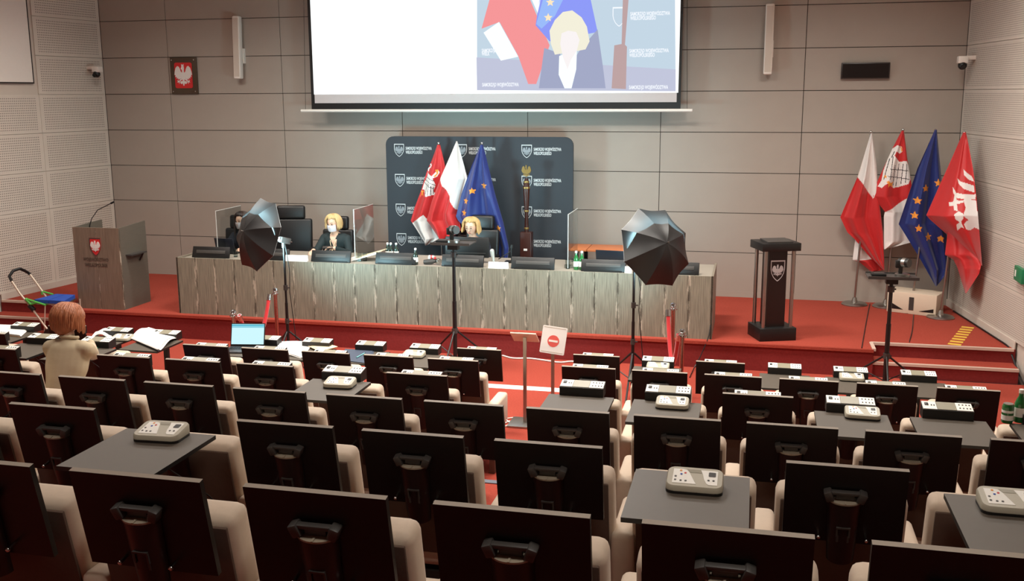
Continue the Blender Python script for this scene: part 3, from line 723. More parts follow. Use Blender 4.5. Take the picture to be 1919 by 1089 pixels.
for a, b, c_, d_ in ((330, 200, 300, 300), (345, 190, 330, 300), (355, 230, 345, 330), (375, 225, 360, 335), (395, 225, 385, 325), (412, 225, 405, 318), (330, 250, 420, 260), (318, 285, 425, 300), (352, 165, 338, 195)):
    dx, dy = c_ - a, d_ - b; l_ = math.hypot(dx, dy); nx, ny = -dy / l_ * 1.6, dx / l_ * 1.6
    ln.append(([(a + nx, b + ny), (c_ + nx, d_ + ny), (c_ - nx, d_ - ny), (a - nx, b - ny)], 2))
gd = [(star((308, 287), 9), 3), ([(322, 305), (334, 318), (348, 312), (340, 325), (346, 340), (330, 330), (318, 342), (322, 325), (312, 312)], 3), ([(392, 165), (388, 145), (372, 140), (384, 150), (386, 166)], 3)]
cloth('cloth', t, FB[1][0], Z1, [(65, 388), (150, 345), (250, 300), (340, 258), (385, 250), (460, 308), (480, 303), (600, 303), (640, 303)], [(65, 400), (200, 415), (330, 435), (420, 440), (600, 440), (607, 430), (640, 308)], FB[1][0].y - .03, [([(240, 470), (308, 462), (425, 385), (460, 350), (460, 660), (240, 660)], 1)] + eg + ln + gd, ['red', 'fwhite', 'fline', 'gold'], 1.6, .04, .3, 90, 180)
t = flag_stand('dark blue flag with gold stars, third of the four right flags', *FB[2])
cloth('cloth', t, FB[2][0], Z1, [(60, 550), (250, 465), (520, 375), (560, 400), (690, 480), (820, 553)], [(60, 560), (250, 578), (420, 592), (600, 607), (740, 610), (820, 558)], FB[2][0].y - .03, [(star(p, 21), 1) for p in ((563, 317), (503, 343), (463, 403), (449, 473), (467, 536), (517, 580), (575, 588))], ['fblue', 'gold'], 2.2, .06, .0, 84, 170)
t = flag_stand('red flag with a white half eagle, rightmost of the four right flags', *FB[3])
E4 = [[(688, 252), (705, 268), (726, 285), (738, 312), (712, 302), (692, 280)], [(655, 295), (675, 312), (735, 330), (740, 365), (690, 348), (662, 320)], [(630, 335), (650, 365), (690, 374), (745, 372), (745, 398), (700, 400), (650, 390), (633, 365)],
      [(640, 375), (650, 378), (654, 402), (690, 405), (690, 416), (655, 420), (660, 455), (640, 450), (636, 428), (612, 426), (612, 410), (634, 406)], [(690, 400), (746, 400), (756, 470), (764, 545), (742, 535), (722, 552), (702, 545), (692, 520), (715, 500), (690, 480), (702, 440)],
      [(640, 470), (665, 455), (690, 470), (690, 495), (676, 505), (692, 540), (676, 532), (652, 548), (650, 520), (668, 508), (648, 495)]]
cloth('cloth', t, FB[3][0], Z1, [(72, 688), (250, 612), (478, 511), (500, 530), (570, 610), (650, 690), (722, 775)], [(72, 702), (250, 733), (400, 750), (560, 765), (722, 780)], FB[3][0].y - .04, [(p, 1) for p in E4], ['red', 'fwhite'], 1.6, .05, .2, 84, 170, slant=.62)
cloth('rear_fold', t, FB[3][0], Z1, [(540, 615), (670, 600), (690, 640), (730, 660), (855, 698)], [(540, 700), (640, 760), (720, 776), (760, 766), (855, 702)], FB[3][0].y - .1, [], ['red'], 2, .03, .3, 30, 60, .03, slant=.45)
# three flags behind the chair
Z7 = zmap(700, 230, 3.755)
GY = -.70
def gflag(label, xt, yt): 
    tp = at(xt, yt, GY); return flag_stand(label, Vector((tp.x + .02, GY + .02, S)), tp, .018), Vector((tp.x + .02, GY + .02, S))
t, b = gflag('red flag with eagle and white corner, left of three before the backdrop', 822, 270)
wp = [(262, 712), (362, 645), (470, 820), (372, 870)]
eg = [([(388, 290), (402, 286), (412, 300), (404, 318), (392, 320), (390, 340), (382, 345), (380, 318), (396, 312), (400, 300)], 1), ([(455, 328), (466, 350), (450, 378), (425, 390), (440, 440), (425, 480), (440, 505), (375, 518), (358, 470), (340, 470), (355, 420), (380, 370), (378, 345), (390, 360), (420, 375), (438, 350)], 1),
      ([(330, 480), (356, 478), (345, 495), (358, 518), (340, 505), (325, 520), (336, 497)], 3), ([(440, 332), (458, 328), (456, 356), (440, 380), (430, 378), (448, 356)], 3)]
ln = []
for a, b_, c_, d_ in ((360, 400, 440, 440), (352, 420, 430, 465), (370, 380, 436, 410), (385, 425, 372, 500), (400, 430, 392, 510), (415, 440, 410, 508), (428, 450, 426, 500)):
    dx, dy = c_ - a, d_ - b_; l_ = math.hypot(dx, dy); nx, ny = -dy / l_ * 2, dx / l_ * 2
    ln.append(([(a + nx, b_ + ny), (c_ + nx, d_ + ny), (c_ - nx, d_ - ny), (a - nx, b_ - ny)], 2))
cloth('cloth', t, b, Z7, [(155, 448), (260, 410), (350, 370), (480, 330), (600, 285), (690, 258), (708, 270), (862, 368)], [(155, 468), (300, 505), (420, 520), (600, 500), (760, 450), (815, 463), (862, 376)], GY - .04, [(wp, 1)] + eg + ln, ['red', 'fwhite', 'fline', 'gold'], 1.6, .05, .2, 84, 170)
t, b = gflag('white over red flag, middle of three before the backdrop', 856, 268)
cloth('cloth', t, b, Z7, [(140, 578), (250, 530), (392, 468), (560, 408), (690, 375), (720, 400), (815, 463)], [(140, 592), (250, 620), (395, 655), (560, 612), (640, 588), (700, 605), (760, 612), (815, 545)], GY - .14, [([(560, 120), (440, 392), (468, 392), (582, 612), (680, 600), (680, 300), (600, 120)], 1)], ['red', 'fwhite'], 2.0, .06, .4, 70, 150)
t, b = gflag('blue flag with gold stars, right of three before the backdrop', 903, 270)
cloth('cloth', t, b, Z7, [(155, 752), (300, 690), (500, 615), (660, 575), (690, 590), (760, 660), (860, 700), (985, 760)], [(155, 770), (300, 805), (500, 855), (700, 915), (880, 955), (985, 945)], GY - .22, [(star(p, 25 if k < 5 else 8), 1) for k, p in enumerate(((780, 443), (704, 478), (656, 550), (643, 633), (886, 738), (848, 453)))], ['fblue', 'gold'], 2.0, .07, .15, 84, 170)

# ------------------------------------------------------------------ ceremonial mace on its stand
t = thing('ceremonial_mace', 'carved wooden mace topped by a brass eagle, standing before the backdrop', 'mace', (5.86, -.8, S))
mb = MB(); mb.box((0, 0, .03), (.26, .22, .06), bev=.008); mb.box((0, 0, .5), (.16, .14, .92), bev=.01); part('stand', mb, 'darkwood', t)
mb = MB(); mb.box((0, -.074, .72), (.05, .004, .03)); part('plaque', mb, 'fwhite', t)
mb = MB(); mb.lathe([(.026, .9), (.03, 1.0), (.024, 1.2), (.028, 1.24), (.03, 1.27), (.034, 1.33), (.044, 1.5), (.048, 1.58), (.04, 1.62), (.024, 1.70)], seg=16); part('shaft', mb, 'darkwood', t)
mb = MB()
for z, r_ in ((1.0, .034), (1.24, .034), (1.56, .05), (1.64, .04)): mb.lathe([(r_, z), (r_ * 1.05, z + .012), (r_, z + .024)], seg=16)
part('ring', mb, 'brass', t)
part('eagle', eagle_mb(.085, .02, sx=.8), 'brass', t, (0, -.01, 1.80))

# ------------------------------------------------------------------ projection screen
SY = -.3
t = thing('projection_screen', 'large white projection screen with black border hanging on back wall', 'screen', (2.50, SY, 2.93))
sw = 7.89 - 2.50; SHT = CEIL - .22 - 2.93
mb = MB(); mb.box((sw / 2, .004, SHT / 2 + .02), (sw, .004, SHT)); part('fabric_border', mb, 'black', t)
whitefab = mat('screen_fabric', (196, 190, 190), .9)
mb = MB(); mb.box((sw / 2, .0, SHT / 2 + .07), (sw - .11, .004, SHT - .08)); part('fabric', mb, whitefab, t)
mb = MB(); mb.tube([(-.17, .004, 0), (sw + .16, .004, 0)], .022, 12); part('bottom_bar', mb, 'white', t)
mb = MB(); mb.box((sw / 2, .05, SHT + .1), (sw + .3, .16, .18), bev=.02); part('roller_case', mb, 'white', t)
mb = MB()
for x in (-.1, sw + .09): mb.tube([(x, .004, .02), (x + (.06 if x < 0 else -.06), .004, SHT)], .003, 5)
part('tension_cord', mb, 'black', t)
# the projected picture
def shot(name, px, mname, lay):
    pts = []
    for x, y in px:
        q = at(880 + x / 4, y / 4, SY - .003); pts.append((q.x - 2.50, min(q.z - 2.93, SHT)))
    mb = MB(); mb.prism(pts, .0006); return part(name, mb, mname, t, (0, -.003 - lay * .0007, 0))
PX = dict(white=((250, 254, 255), 1.15), sky=((190, 208, 222), 1.0), haze=((188, 192, 213), 1.0), pink=((238, 146, 148), 1.0), pwhite=((240, 250, 252), 1.05), blue=((138, 150, 240), 1.0), lblue=((150, 182, 242), 1.0),
          star=((246, 226, 190), 1.0), hair=((240, 236, 216), .96), skinp=((244, 238, 238), .98), suit=((158, 164, 192), 1.0), mace=((184, 158, 158), 1.0), lett=((240, 244, 250), 1.0), cream=((240, 228, 200), .95))
PM = {k: glow('projected_' + k, *v) for k, v in PX.items()}
q0, q1 = at(588.5, 176, SY), at(1271, 176, SY)
mb = MB(); mb.box(((q0.x + q1.x) / 2 - 2.5, 0, (3.165 - 2.93 + SHT) / 2), (q1.x - q0.x, .0006, SHT - (3.165 - 2.93))); part('projected_slide', mb, PM['white'], t, (0, -.0025, 0))
shot('projected_picture', [(52, -700), (1545, -700), (1545, 684), (56, 676)], PM['sky'], 1)
shot('projected_haze', [(52, 430), (1545, 520), (1545, 684), (56, 676)], PM['haze'], 2)
shot('projected_flag', [(160, -40), (90, 215), (225, 165), (365, 420), (440, 630), (500, 630), (600, 340), (450, -10), (430, -40)], PM['pink'], 3)
shot('projected_flag', [(105, 245), (220, 165), (365, 425), (235, 455)], PM['pwhite'], 4)
shot('projected_flag', [(450, -40), (512, 100), (540, -40)], PM['pwhite'], 4)
shot('projected_flag', [(530, -40), (495, 190), (600, 310), (960, 240), (900, -40)], PM['blue'], 4)
shot('projected_flag', [(560, -40), (500, 180), (540, 215), (640, 120), (720, -40)], PM['lblue'], 5)
for c in ((605, 18), (590, 132)): shot('projected_star', star(c, 34), PM['star'], 6)
shot('projected_mace', [(1150, -40), (1195, -40), (1165, 335), (1180, 350), (1172, 668), (1065, 662), (1085, 340), (1140, 330)], PM['mace'], 5)
shot('projected_jacket', [(560, 360), (680, 400), (700, 560), (800, 420), (830, 370), (960, 220), (1000, 500), (1020, 662), (520, 662)], PM['suit'], 6)
shot('projected_shirt', [(672, 420), (805, 370), (800, 520), (765, 662), (712, 662), (668, 560)], PM['pwhite'], 7)
shot('projected_hair', [(700, 90), (770, 78), (840, 130), (880, 200), (900, 310), (870, 370), (820, 380), (640, 410), (610, 330), (600, 230), (640, 150)], PM['hair'], 8)
shot('projected_face', [(690, 250), (740, 230), (800, 240), (825, 300), (805, 380), (760, 450), (735, 520), (700, 430), (680, 330)], PM['skinp'], 9)
for px_, py_, s_ in ((1205, 118, 'SAMORZĄD WOJEWÓDZTWA'), (1205, 150, 'WIELKOPOLSKIEGO'), (1198, 395, 'SAMORZĄD WOJEWÓDZTWA'), (1198, 427, 'WIELKOPOLSKIEGO'), (1195, 668, 'SAMORZĄD WOJEWÓDZTWA'), (95, 648, 'SAMORZĄD WOJEWÓDZTWA'), (92, 392, 'SAMORZĄD'), (92, 416, 'WIELK')):
    q = at(880 + px_ / 4, py_ / 4, SY - .006)
    M['lett'] = PM['lett']; put('projected_lettering', text_mesh(s_, .068, 'lett', .002, .56), t, (q.x - 2.5, -.0105, q.z - 2.93))
mb = MB()
for q in ring_poly([(x * .09, z * .11) for x, z in SHIELD], .88): mb.prism(q, .0006)
q = at(880 + 1122 / 4, 122 / 4, SY); part('projected_shield', mb, PM['lett'], t, (q.x - 2.5, -.0062, q.z - 2.93))

# ------------------------------------------------------------------ things on the walls
a, b = at(316, 107, -.02), at(374, 177, -.02)
t = thing('eagle_emblem', 'white crowned eagle on red field in a bronze plaque on wall', 'emblem', ((a.x + b.x) / 2, .004, (a.z + b.z) / 2))
ew, eh = (b.x - a.x) * .92, (a.z - b.z) * .97
mb = MB(); mb.box((0, -.02, 0), (ew, .03, eh), bev=.004); part('plaque', mb, mat('bronze_plate', (84, 70, 56), .4, .3, var=.1), t)
mb = MB(); mb.prism([(x, z) for x, z in rrect(ew * .66, eh * .70, .03)], .008); o = part('red_field', mb, 'printred', t, (0, -.043, .005))
part('eagle', eagle_mb(.165, .006, sx=.92), 'fwhite', o, (0, -.006, .01))
for sx in (-1, 1):
    for sz in (-1, 1):
        mb = MB(); mb.cone((0, -.01, 0), (0, .01, 0), .009, seg=10); part('bolt', mb, 'chrome', t, (sx * ew * .42, -.035, sz * eh * .43))
for k, (x0, y0, x1, y1, nm) in enumerate(((434, 28, 457, 150, 'left'), (1431, 5, 1451, 142, 'right'))):
    p, q = at((x0 + x1) / 2, y0 + 2, -.1), at((x0 + x1) / 2, y1 - 2, -.1)
    t = thing('column_speaker', 'slim white column loudspeaker on the wall %s of the screen' % nm, 'speaker', ((p.x + q.x) / 2, -.1, (p.z + q.z) / 2))
    hgt = p.z - q.z
    mb = MB(); mb.box((0, 0, 0), (.115, .11, hgt), bev=.02); part('cabinet', mb, 'white', t, rot=(-.05, 0, .0))
    mb = MB(); mb.box((0, -.056, 0), (.085, .004, hgt - .06)); part('grille', mb, 'plaster', t, rot=(-.05, 0, .0))
    mb = MB(); mb.box((.03, .075, -.12), (.07, .06, .22)); part('wall_bracket', mb, 'white', t)
a, b = at(1577, 118, -.01), at(1666, 147, -.01)
t = thing('wall_display', 'dark rectangular display panel mounted high on the right wall', 'display', ((a.x + b.x) / 2, .004, (a.z + b.z) / 2))
mb = MB(); mb.box((0, -.03, 0), (b.x - a.x, .06, a.z - b.z), bev=.005); part('case', mb, mat('dark_brown_case', (34, 26, 24), .4), t)
mb = MB(); mb.box((0, -.062, 0), (b.x - a.x - .03, .004, a.z - b.z - .03)); part('glass', mb, mat('dark_display', (26, 20, 19), .25), t)
def ptz(name, label, loc, face, side):
    t = thing('wall_camera', label, 'camera', loc, face)
    mb = MB(); mb.box((0, 0, 0), (.12, .12, .09), bev=.012); part('housing', mb, 'white', t)
    mb = MB(); mb.box((side * .11, .02, .025), (.14, .06, .05), bev=.006); part('arm', mb, 'white', t)
    mb = MB(); mb.ball((0, -.02, -.07), .055); o = part('head', mb, 'black', t)
    mb = MB(); mb.cone((0, -.06, -.085), (0, -.085, -.095), .028, .03, 14); part('lens', mb, 'blackgloss', o)
p = at(182, 130, -.35); ptz('', 'small white camera at the corner of the left wall', (p.x, -.35, p.z), .0, -1)
p = at(1804, 112, -.35); ptz('', 'white camera on a bracket at the right wall corner', (p.x, -.35, p.z), 0, 1)
q = None
for yy in [x * .02 for x in range(-300, 0)]:
    x_ = wall_x(1, yy); p = at(1913, 511, yy)
    if abs(p.x - x_) < .02: q = p
if q is not None:
    mb = MB(); mb.box((-.03, 0, 0), (.04, .34, .16), bev=.004); o = part('exit_sign', mb, mat('exit_green', (20, 110, 70), .4, emit=.15), None, (wall_x(1, q.y), q.y - .14, q.z)); tag(o, 'green emergency exit sign on the right wall', 'sign')
    mb = MB(); mb.box((-.052, .1, 0), (.004, .04, .07)); part('pictogram', mb, 'label', o)
# white stage speaker in the corner
a, b = atz(1690, 573, S), atz(1762, 589, S)
t = thing('stage_speaker', 'low white loudspeaker box on the stage floor behind the flags', 'speaker', (11.02, -.52, S), -.42)
mb = MB(); mb.box((0, 0, .14), (.62, .36, .28), bev=.008); part('cabinet', mb, mat('ivory_cabinet', (214, 198, 176), .6), t)
mb = MB(); mb.box((0, -.182, .14), (.06, .006, .17)); part('horn_slot', mb, 'rubber', t)
for sx in (-1, 1):
    mb = MB(); mb.prism([(sx * .10, .05), (sx * .28, .05), (sx * .28, .14 if sx < 0 else .10)], .006); part('port', mb, 'black', t, (0, -.184, 0))
# ------------------------------------------------------------------ photo umbrellas on light stands
def gore(Rr, h):
    mb = MB(); ns, na = 7, 6; half = math.pi / 8; v = []
    for lay in (0, 1):
        for i in range(ns + 1):
            s_ = i / ns
            for k in range(na + 1):
                a = 2 * half * k / na; rr = Rr * s_ * math.cos(half) / math.cos(a - half) * (1 - .035 * s_ * math.sin(math.pi * k / na))
                z = h * (1 - s_ ** 1.8) - .012 * math.sin(math.pi * k / na) * s_ - lay * .003
                v.append((rr * math.cos(a), rr * math.sin(a), z))
    W2 = na + 1; n0 = (ns + 1) * W2
    fo = [(i * W2 + k, (i + 1) * W2 + k, (i + 1) * W2 + k + 1, i * W2 + k + 1) for i in range(ns) for k in range(na)]
    mb.add(v, fo, 0, True); mb.add(v, [tuple(n0 + x for x in q[::-1]) for q in fo], 1, True)
    return mb.mesh('canopy_panel', ['umb', 'silver'])
me_gore = gore(.43, .20)
def light_stand(t, pole_top, base_r, hub, knobs, thick=.014):
    mb = MB(); mb.cone((0, 0, .06), (0, 0, hub + .35), thick * 1.25, seg=12); mb.cone((0, 0, hub + .3), (0, 0, pole_top), thick, seg=12); part('pole', mb, 'black', t)
    for z in knobs:
        mb = MB(); mb.cone((0, 0, z - .03), (0, 0, z + .03), thick * 1.8, seg=12); mb.cone((0, 0, z), (.05, 0, z), .008, seg=8); part('clamp', mb, 'rubber', t)
    for k in range(3):
        a = 2 * math.pi * k / 3 + .5; d = Vector((math.cos(a), math.sin(a), 0))
        mb = MB(); mb.tube([d * .02 + Vector((0, 0, hub)), d * base_r + Vector((0, 0, .012))], .011, 8); o = part('leg', mb, 'black', t)
        mb = MB(); mb.tube([Vector((0, 0, .12)), d * base_r * .5 + Vector((0, 0, hub * .5))], .007, 6); part('brace', mb, 'black', o)
        mb = MB(); mb.ball(d * base_r + Vector((0, 0, .012)), .013, nu=8, nv=6); part('rubber_foot', mb, 'rubber', o)
def umbrella(label, lamp, apex, watt):
    t = thing('photo_umbrella', label, 'photo umbrella', (lamp.x, lamp.y, 0), 0)
    light_stand(t, lamp.z, .46, .42, (.55, .95))
    o0 = Vector((lamp.x, lamp.y, 0)); d = (apex - lamp); ax = d.normalized()
    Q = ax.to_track_quat('Z', 'X').to_matrix().to_4x4(); C = Matrix.Translation(apex - o0 - ax * .20) @ Q
    for k in range(8):
        g = put('canopy_panel', me_gore, t, T=C @ Matrix.Rotation(k * math.pi / 4 + .28, 4, 'Z'))
        pts = [(.43 * s_, 0, .20 * (1 - s_ ** 1.8) - .006) for s_ in (.02, .2, .4, .6, .8, 1.0)]
        mb = MB(); mb.tube(pts, .0035, 5); put('rib', mb.mesh('rib', 'rubber'), t, T=C @ Matrix.Rotation(k * math.pi / 4 + .28, 4, 'Z'))
    mb = MB(); mb.tube([lamp - o0 - ax * .12, apex - o0 + ax * .03], .005, 6); part('shaft', mb, 'steel', t)
    mb = MB(); mb.box((0, 0, 0), (.07, .07, .13), bev=.01, T=Matrix.Translation(lamp - o0 - ax * .02) @ Q); mb.cone(lamp - o0 - Vector((0, 0, .09)), lamp - o0, .022, seg=12); part('lamp_head', mb, 'rubber', t)
    mb = MB(); mb.ball(lamp - o0 + ax * .085, .028); part('bulb', mb, glow('studio_bulb', (214, 240, 255), 14), t)
    L = bpy.data.lights.new('studio_lamp', 'SPOT'); L.energy = 25; L.color = (.74, .92, 1); L.spot_size = math.radians(110); L.spot_blend = .6; L.shadow_soft_size = .03
    lo = bpy.data.objects.new('studio_lamp', L); COL.objects.link(lo); lo.parent = t; lo.matrix_local = Matrix.Translation(lamp - o0 + ax * .125) @ (-ax).to_track_quat('Z', 'X').to_matrix().to_4x4()
    # the light that the silver lining throws back
    L = bpy.data.lights.new('umbrella_light', 'AREA'); L.shape = 'DISK'; L.size = .72; L.energy = watt; L.color = (.52, .90, 1); L.spread = math.radians(110)
    lo = bpy.data.objects.new('umbrella_light', L); COL.objects.link(lo); lo.parent = t; lo.matrix_local = Matrix.Translation(apex - o0 - ax * .19) @ (ax - Vector((0, 0, .5))).to_track_quat('Z', 'X').to_matrix().to_4x4()
    pts = [lamp - o0 + Vector((.02, 0, -.05)), Vector((.07, -.02, lamp.z - .35)), Vector((.06, -.02, .9)), Vector((.12, -.03, .3)), Vector((.2, -.05, .01)), Vector((.5, -.3, .006))]
    mb = MB(); mb.tube(pts, .005, 6); part('power_cord', mb, 'black', t)
umbrella('black photo umbrella turned sideways on a stand, before the left desk end', at(531, 450, -3.7), at(456, 433, -4.14), 42)
umbrella('black photo umbrella facing away on a stand, before the right desk end', at(1189, 478, -3.85), at(1250, 455, -4.26), 42)

# ------------------------------------------------------------------ conference cameras on tripod trays
def cam_stand(label, base, top, hub, clabel, camdx, wid):
    t = thing('tripod_stand', label, 'tripod', base)
    light_stand(t, top, .52, hub, (hub, top - .12), .02)
    mb = MB(); mb.box((0, 0, top + .012), (wid, .30, .014), bev=.004); mb.box((0, -.15, top + .02), (wid, .012, .03)); mb.box((0, .15, top + .02), (wid, .012, .03)); part('tray', mb, 'rubber', t)
    mb = MB(); mb.box((0, 0, top - .03), (.12, .10, .06)); part('tray_mount', mb, 'black', t)
    c = thing('conference_camera', clabel, 'camera', (base[0] + camdx, base[1], top + .02))
    mb = MB(); mb.lathe([(.075, 0), (.075, .025), (.05, .032)]); part('base', mb, 'steel', c)
    mb = MB(); mb.box((-.02, 0, .08), (.04, .06, .10), bev=.01); mb.box((-.05, 0, .13), (.05, .07, .08), bev=.01); part('arm', mb, 'black', c)
    mb = MB(); mb.cone((-.03, .02, .145), (.05, -.05, .15), .048, .048, 20); o = part('head', mb, 'black', c)
    mb = MB(); mb.cone((.05, -.05, .15), (.056, -.055, .1503), .046, .046, 20); part('lens_face', mb, 'rubber', o)
    mb = MB(); mb.cone((.0, -.006, .148), (.03, -.032, .149), .050, .050, 20); part('head_band', mb, 'steel', o)
    k = thing('tray_remote', 'dark flat device lying on the tray beside ' + ('the middle camera' if camdx == 0 else 'the right camera'), 'device', (base[0] - wid * .27, base[1], top + .02))
    mb = MB(); mb.box((0, 0, .014), (.15, .12, .028), bev=.01); part('body', mb, 'black', k); mb = MB(); mb.box((0, -.01, .029), (.10, .05, .003)); part('keypad', mb, 'rubber', k)
cam_stand('black tripod with a tray, standing before the middle of the desk', (5.57, -3.35, 0), 1.47, .45, 'black pan camera on the tray before the desk middle', .0, .46)
cam_stand('black stand with a tray in front of the right stage stairs', (10.345, -3.3, 0), 1.245, .40, 'black pan camera on the tray before the right flags', .10, .50)

# ------------------------------------------------------------------ rope barriers
def post(label, p, h):
    t = thing('stanchion', label, 'barrier post', (p[0], p[1], 0))
    mb = MB(); mb.lathe([(.15, 0), (.15, .015), (.12, .03), (.03, .045)], seg=28); part('base', mb, 'chrome', t)
    mb = MB(); mb.cone((0, 0, .04), (0, 0, h - .06), .021, seg=14); part('pole', mb, mat('rose_chrome', (196, 150, 140), .25, 1), t)
    mb = MB(); mb.lathe([(.024, h - .07), (.04, h - .065), (.04, h - .05), (.024, h - .045), (.024, h - .03), (.034, h - .02), (.03, h), (.0, h + .012)], seg=18); part('cap', mb, 'chrome', t)
def rope(label, a, b, sag):
    t = thing('barrier_rope', label, 'rope', (a[0], a[1], 0)); a, b = Vector(a), Vector(b); o = Vector((a.x, a.y, 0)); pts = []
    for k in range(15):
        s_ = k / 14; q = a.lerp(b, s_); q.z -= sag * 4 * s_ * (1 - s_); pts.append(q - o)
    mb = MB(); mb.tube(pts, .022, 10); part('velvet_cord', mb, 'rope', t)
    for q, r_ in ((pts[0], pts[1]), (pts[-1], pts[-2])):
        mb = MB(); mb.cone(q, q + (r_ - q).normalized() * .07, .026, seg=12); part('end_clip', mb, 'chrome', t)
pl1, pl2 = at(437, 582, -4.75), at(515.5, 541, -3.95)
pr1, pr2 = at(1279, 618, -4.75), at(1262, 569, -3.95)
for nm, a, b in (('left', pl1, pl2), ('right', pr1, pr2)):
    post('nearer chrome barrier post of the %s rope' % nm, (a.x, a.y), a.z); post('farther chrome barrier post of the %s rope' % nm, (b.x, b.y), b.z)
    e = -1 if nm == 'left' else 1
    rope('red velvet rope sagging between the two posts on the %s' % nm, (a.x - e * .04, a.y + .05, a.z - .06), (b.x - e * -.0 - .05, b.y - .05, b.z - .06), .42)

# ------------------------------------------------------------------ sign stands in the aisle
t = thing('sign_stand', 'grey floor sign stand with tilted plate seen from its back', 'sign stand', (6.82, -5.18, 0))
mb = MB(); mb.box((0, 0, .01), (.30, .30, .02), bev=.003); part('foot_plate', mb, 'steel', t)
mb = MB(); mb.box((0, 0, .44), (.03, .03, .86)); part('post', mb, 'steel', t)
mb = MB(); mb.box((0, 0, .87), (.25, .20, .012), T=Matrix.Translation((0, 0, .87)) @ Matrix.Rotation(-.62, 4, 'X') @ Matrix.Translation((0, 0, -.87))); part('sign_plate', mb, 'alu', t)
q = at(1036, 664, -4.9)
t = thing('sign_stand', 'floor stand with white sheet showing a red no entry disc', 'sign stand', (q.x, -4.9, 0))
mb = MB(); mb.box((0, 0, .01), (.30, .30, .02), bev=.003); part('foot_plate', mb, 'steel', t)
mb = MB(); mb.box((0, 0, .36), (.03, .03, .70)); part('post', mb, 'steel', t)
T = Matrix.Translation((.01, -.02, .79)) @ Matrix.Rotation(-.25, 4, 'X') @ Matrix.Rotation(.10, 4, 'Y')
mb = MB(); mb.prism(rrect(.245, .27, .012), .012, T=T); o = part('sign_plate', mb, 'paper', t)
mb = MB(); mb.prism([(.058 * math.cos(a), .058 * math.sin(a) - .01) for a in [2 * math.pi * k / 28 for k in range(28)]], .0015, T=T @ Matrix.Translation((0, -.0015, 0))); part('no_entry_disc', mb, mat('sign_red', (226, 92, 84), .6), o)
mb = MB(); mb.prism([(-.045, -.02), (.045, -.02), (.045, 0), (-.045, 0)], .0012, T=T @ Matrix.Translation((0, -.0028, 0))); part('no_entry_bar', mb, 'label', o)
mb = MB()
for z in (.12, -.12): mb.prism([(-.11, z - .004), (.11, z - .004), (.11, z + .004), (-.11, z + .004)], .001, T=T @ Matrix.Translation((0, -.001, 0)))
part('sheet_edge', mb, 'plaster', o)
# cable cover, cables and hazard tape on the floor
mb = MB(); a, b = atz(908, 719, .01), atz(1056, 733, .01)
mb.prism([(-.06, 0), (.06, 0), (.035, .016), (-.035, .016)], b.x - a.x + .1, T=Matrix.Translation((a.x - .05, (a.y + b.y) / 2, 0)) @ Matrix.Rotation(-math.pi / 2, 4, 'Z'))
o = part('cable_cover', mb, 'white'); tag(o, 'white floor cable cover lying across the aisle', 'cable cover')
def cable(label, pts, r, m, name='cable'):
    pp = []
    for i in range(len(pts) - 1):
        for k in range(5): pp.append(Vector(pts[i]).lerp(Vector(pts[i + 1]), k / 5))
    pp.append(Vector(pts[-1]))
    for _ in range(3): pp = [pp[0]] + [(pp[i - 1] + pp[i] * 2 + pp[i + 1]) / 4 for i in range(1, len(pp) - 1)] + [pp[-1]]
    mb = MB(); mb.tube(pp, r, 6); return tag(part(name, mb, m), label, 'cable')
cable('white cable running along the foot of the stage', [atz(x, y, .012) for x, y in ((935, 664), (960, 672), (990, 671), (1020, 675), (1050, 680), (1075, 676), (1110, 690))], .010, 'white')
cable('white coiled cable on the aisle floor beside the sign foot', [atz(x, y, .01) for x, y in ((1000, 785), (965, 782), (945, 785), (958, 793), (946, 800), (940, 795), (955, 789))], .006, 'white')
cable('black cable running over stage and stairs to the right of the stand', [atz(x, y, S + .006) for x, y in ((1712, 590), (1710, 620), (1703, 645))] + [atz(1701, 668, S / 2 + .012)] , .006, 'black')
cable('black cable crossing the stage carpet behind the right stand', [atz(x, y, S + .006) for x, y in ((1630, 570), (1624, 600), (1617, 640), (1615, 652))], .006, 'black')
pts = []
for yy in (-.4, -1.2, -2.0, -2.3): pts.append((wall_x(1, yy) - .04, yy, S + .012))
pts += [(wall_x(1, -2.45) - .03, -2.46, .2), (wall_x(1, -2.8) - .04, -2.8, .012), (wall_x(1, -3.6) - .05, -3.6, .012), (wall_x(1, -5.5) - .06, -5.5, .012)]
cable('black cable lying along the foot of the right wall', pts, .010, 'black')
cable('black cord hanging from the desk end down to the floor', [(8.47, -2.66, S + .18), (8.46, -2.72, S + .05), (8.36, -2.78, .12), (8.30, -2.84, .01), (8.28, -3.2, .01)], .006, 'black')
tp = thing('hazard_tape', 'yellow and black striped tape on the stage by the right stairs', 'tape', (0, 0, 0))
a, b = atz(1815, 612, S), atz(1787, 648, S); d = (b - a)
for k in range(8):
    q = a + d * ((k + .5) / 8); mb = MB(); mb.box((0, 0, .002), (.14, d.length / 16, .003), T=Matrix.Translation((q.x, q.y, S)) @ Matrix.Rotation(math.atan2(d.y, d.x) + math.pi / 2, 4, 'Z')); part('stripe', mb, mat('tape_yellow', (222, 182, 70), .6), tp)
tp = thing('hazard_tape', 'yellow and black striped tape along the right side of the aisle', 'tape', (0, 0, 0))
for k in range(14):
    mb = MB(); mb.box((0, 0, .003), (.07, .06, .004), T=Matrix.Translation((7.19 - .002 * k, -3.15 - .085 * k, 0)) @ Matrix.Rotation(.5, 4, 'Z')); part('stripe', mb, mat('tape_yellow', (232, 200, 120), .6) if k % 2 == 0 else 'black', tp)

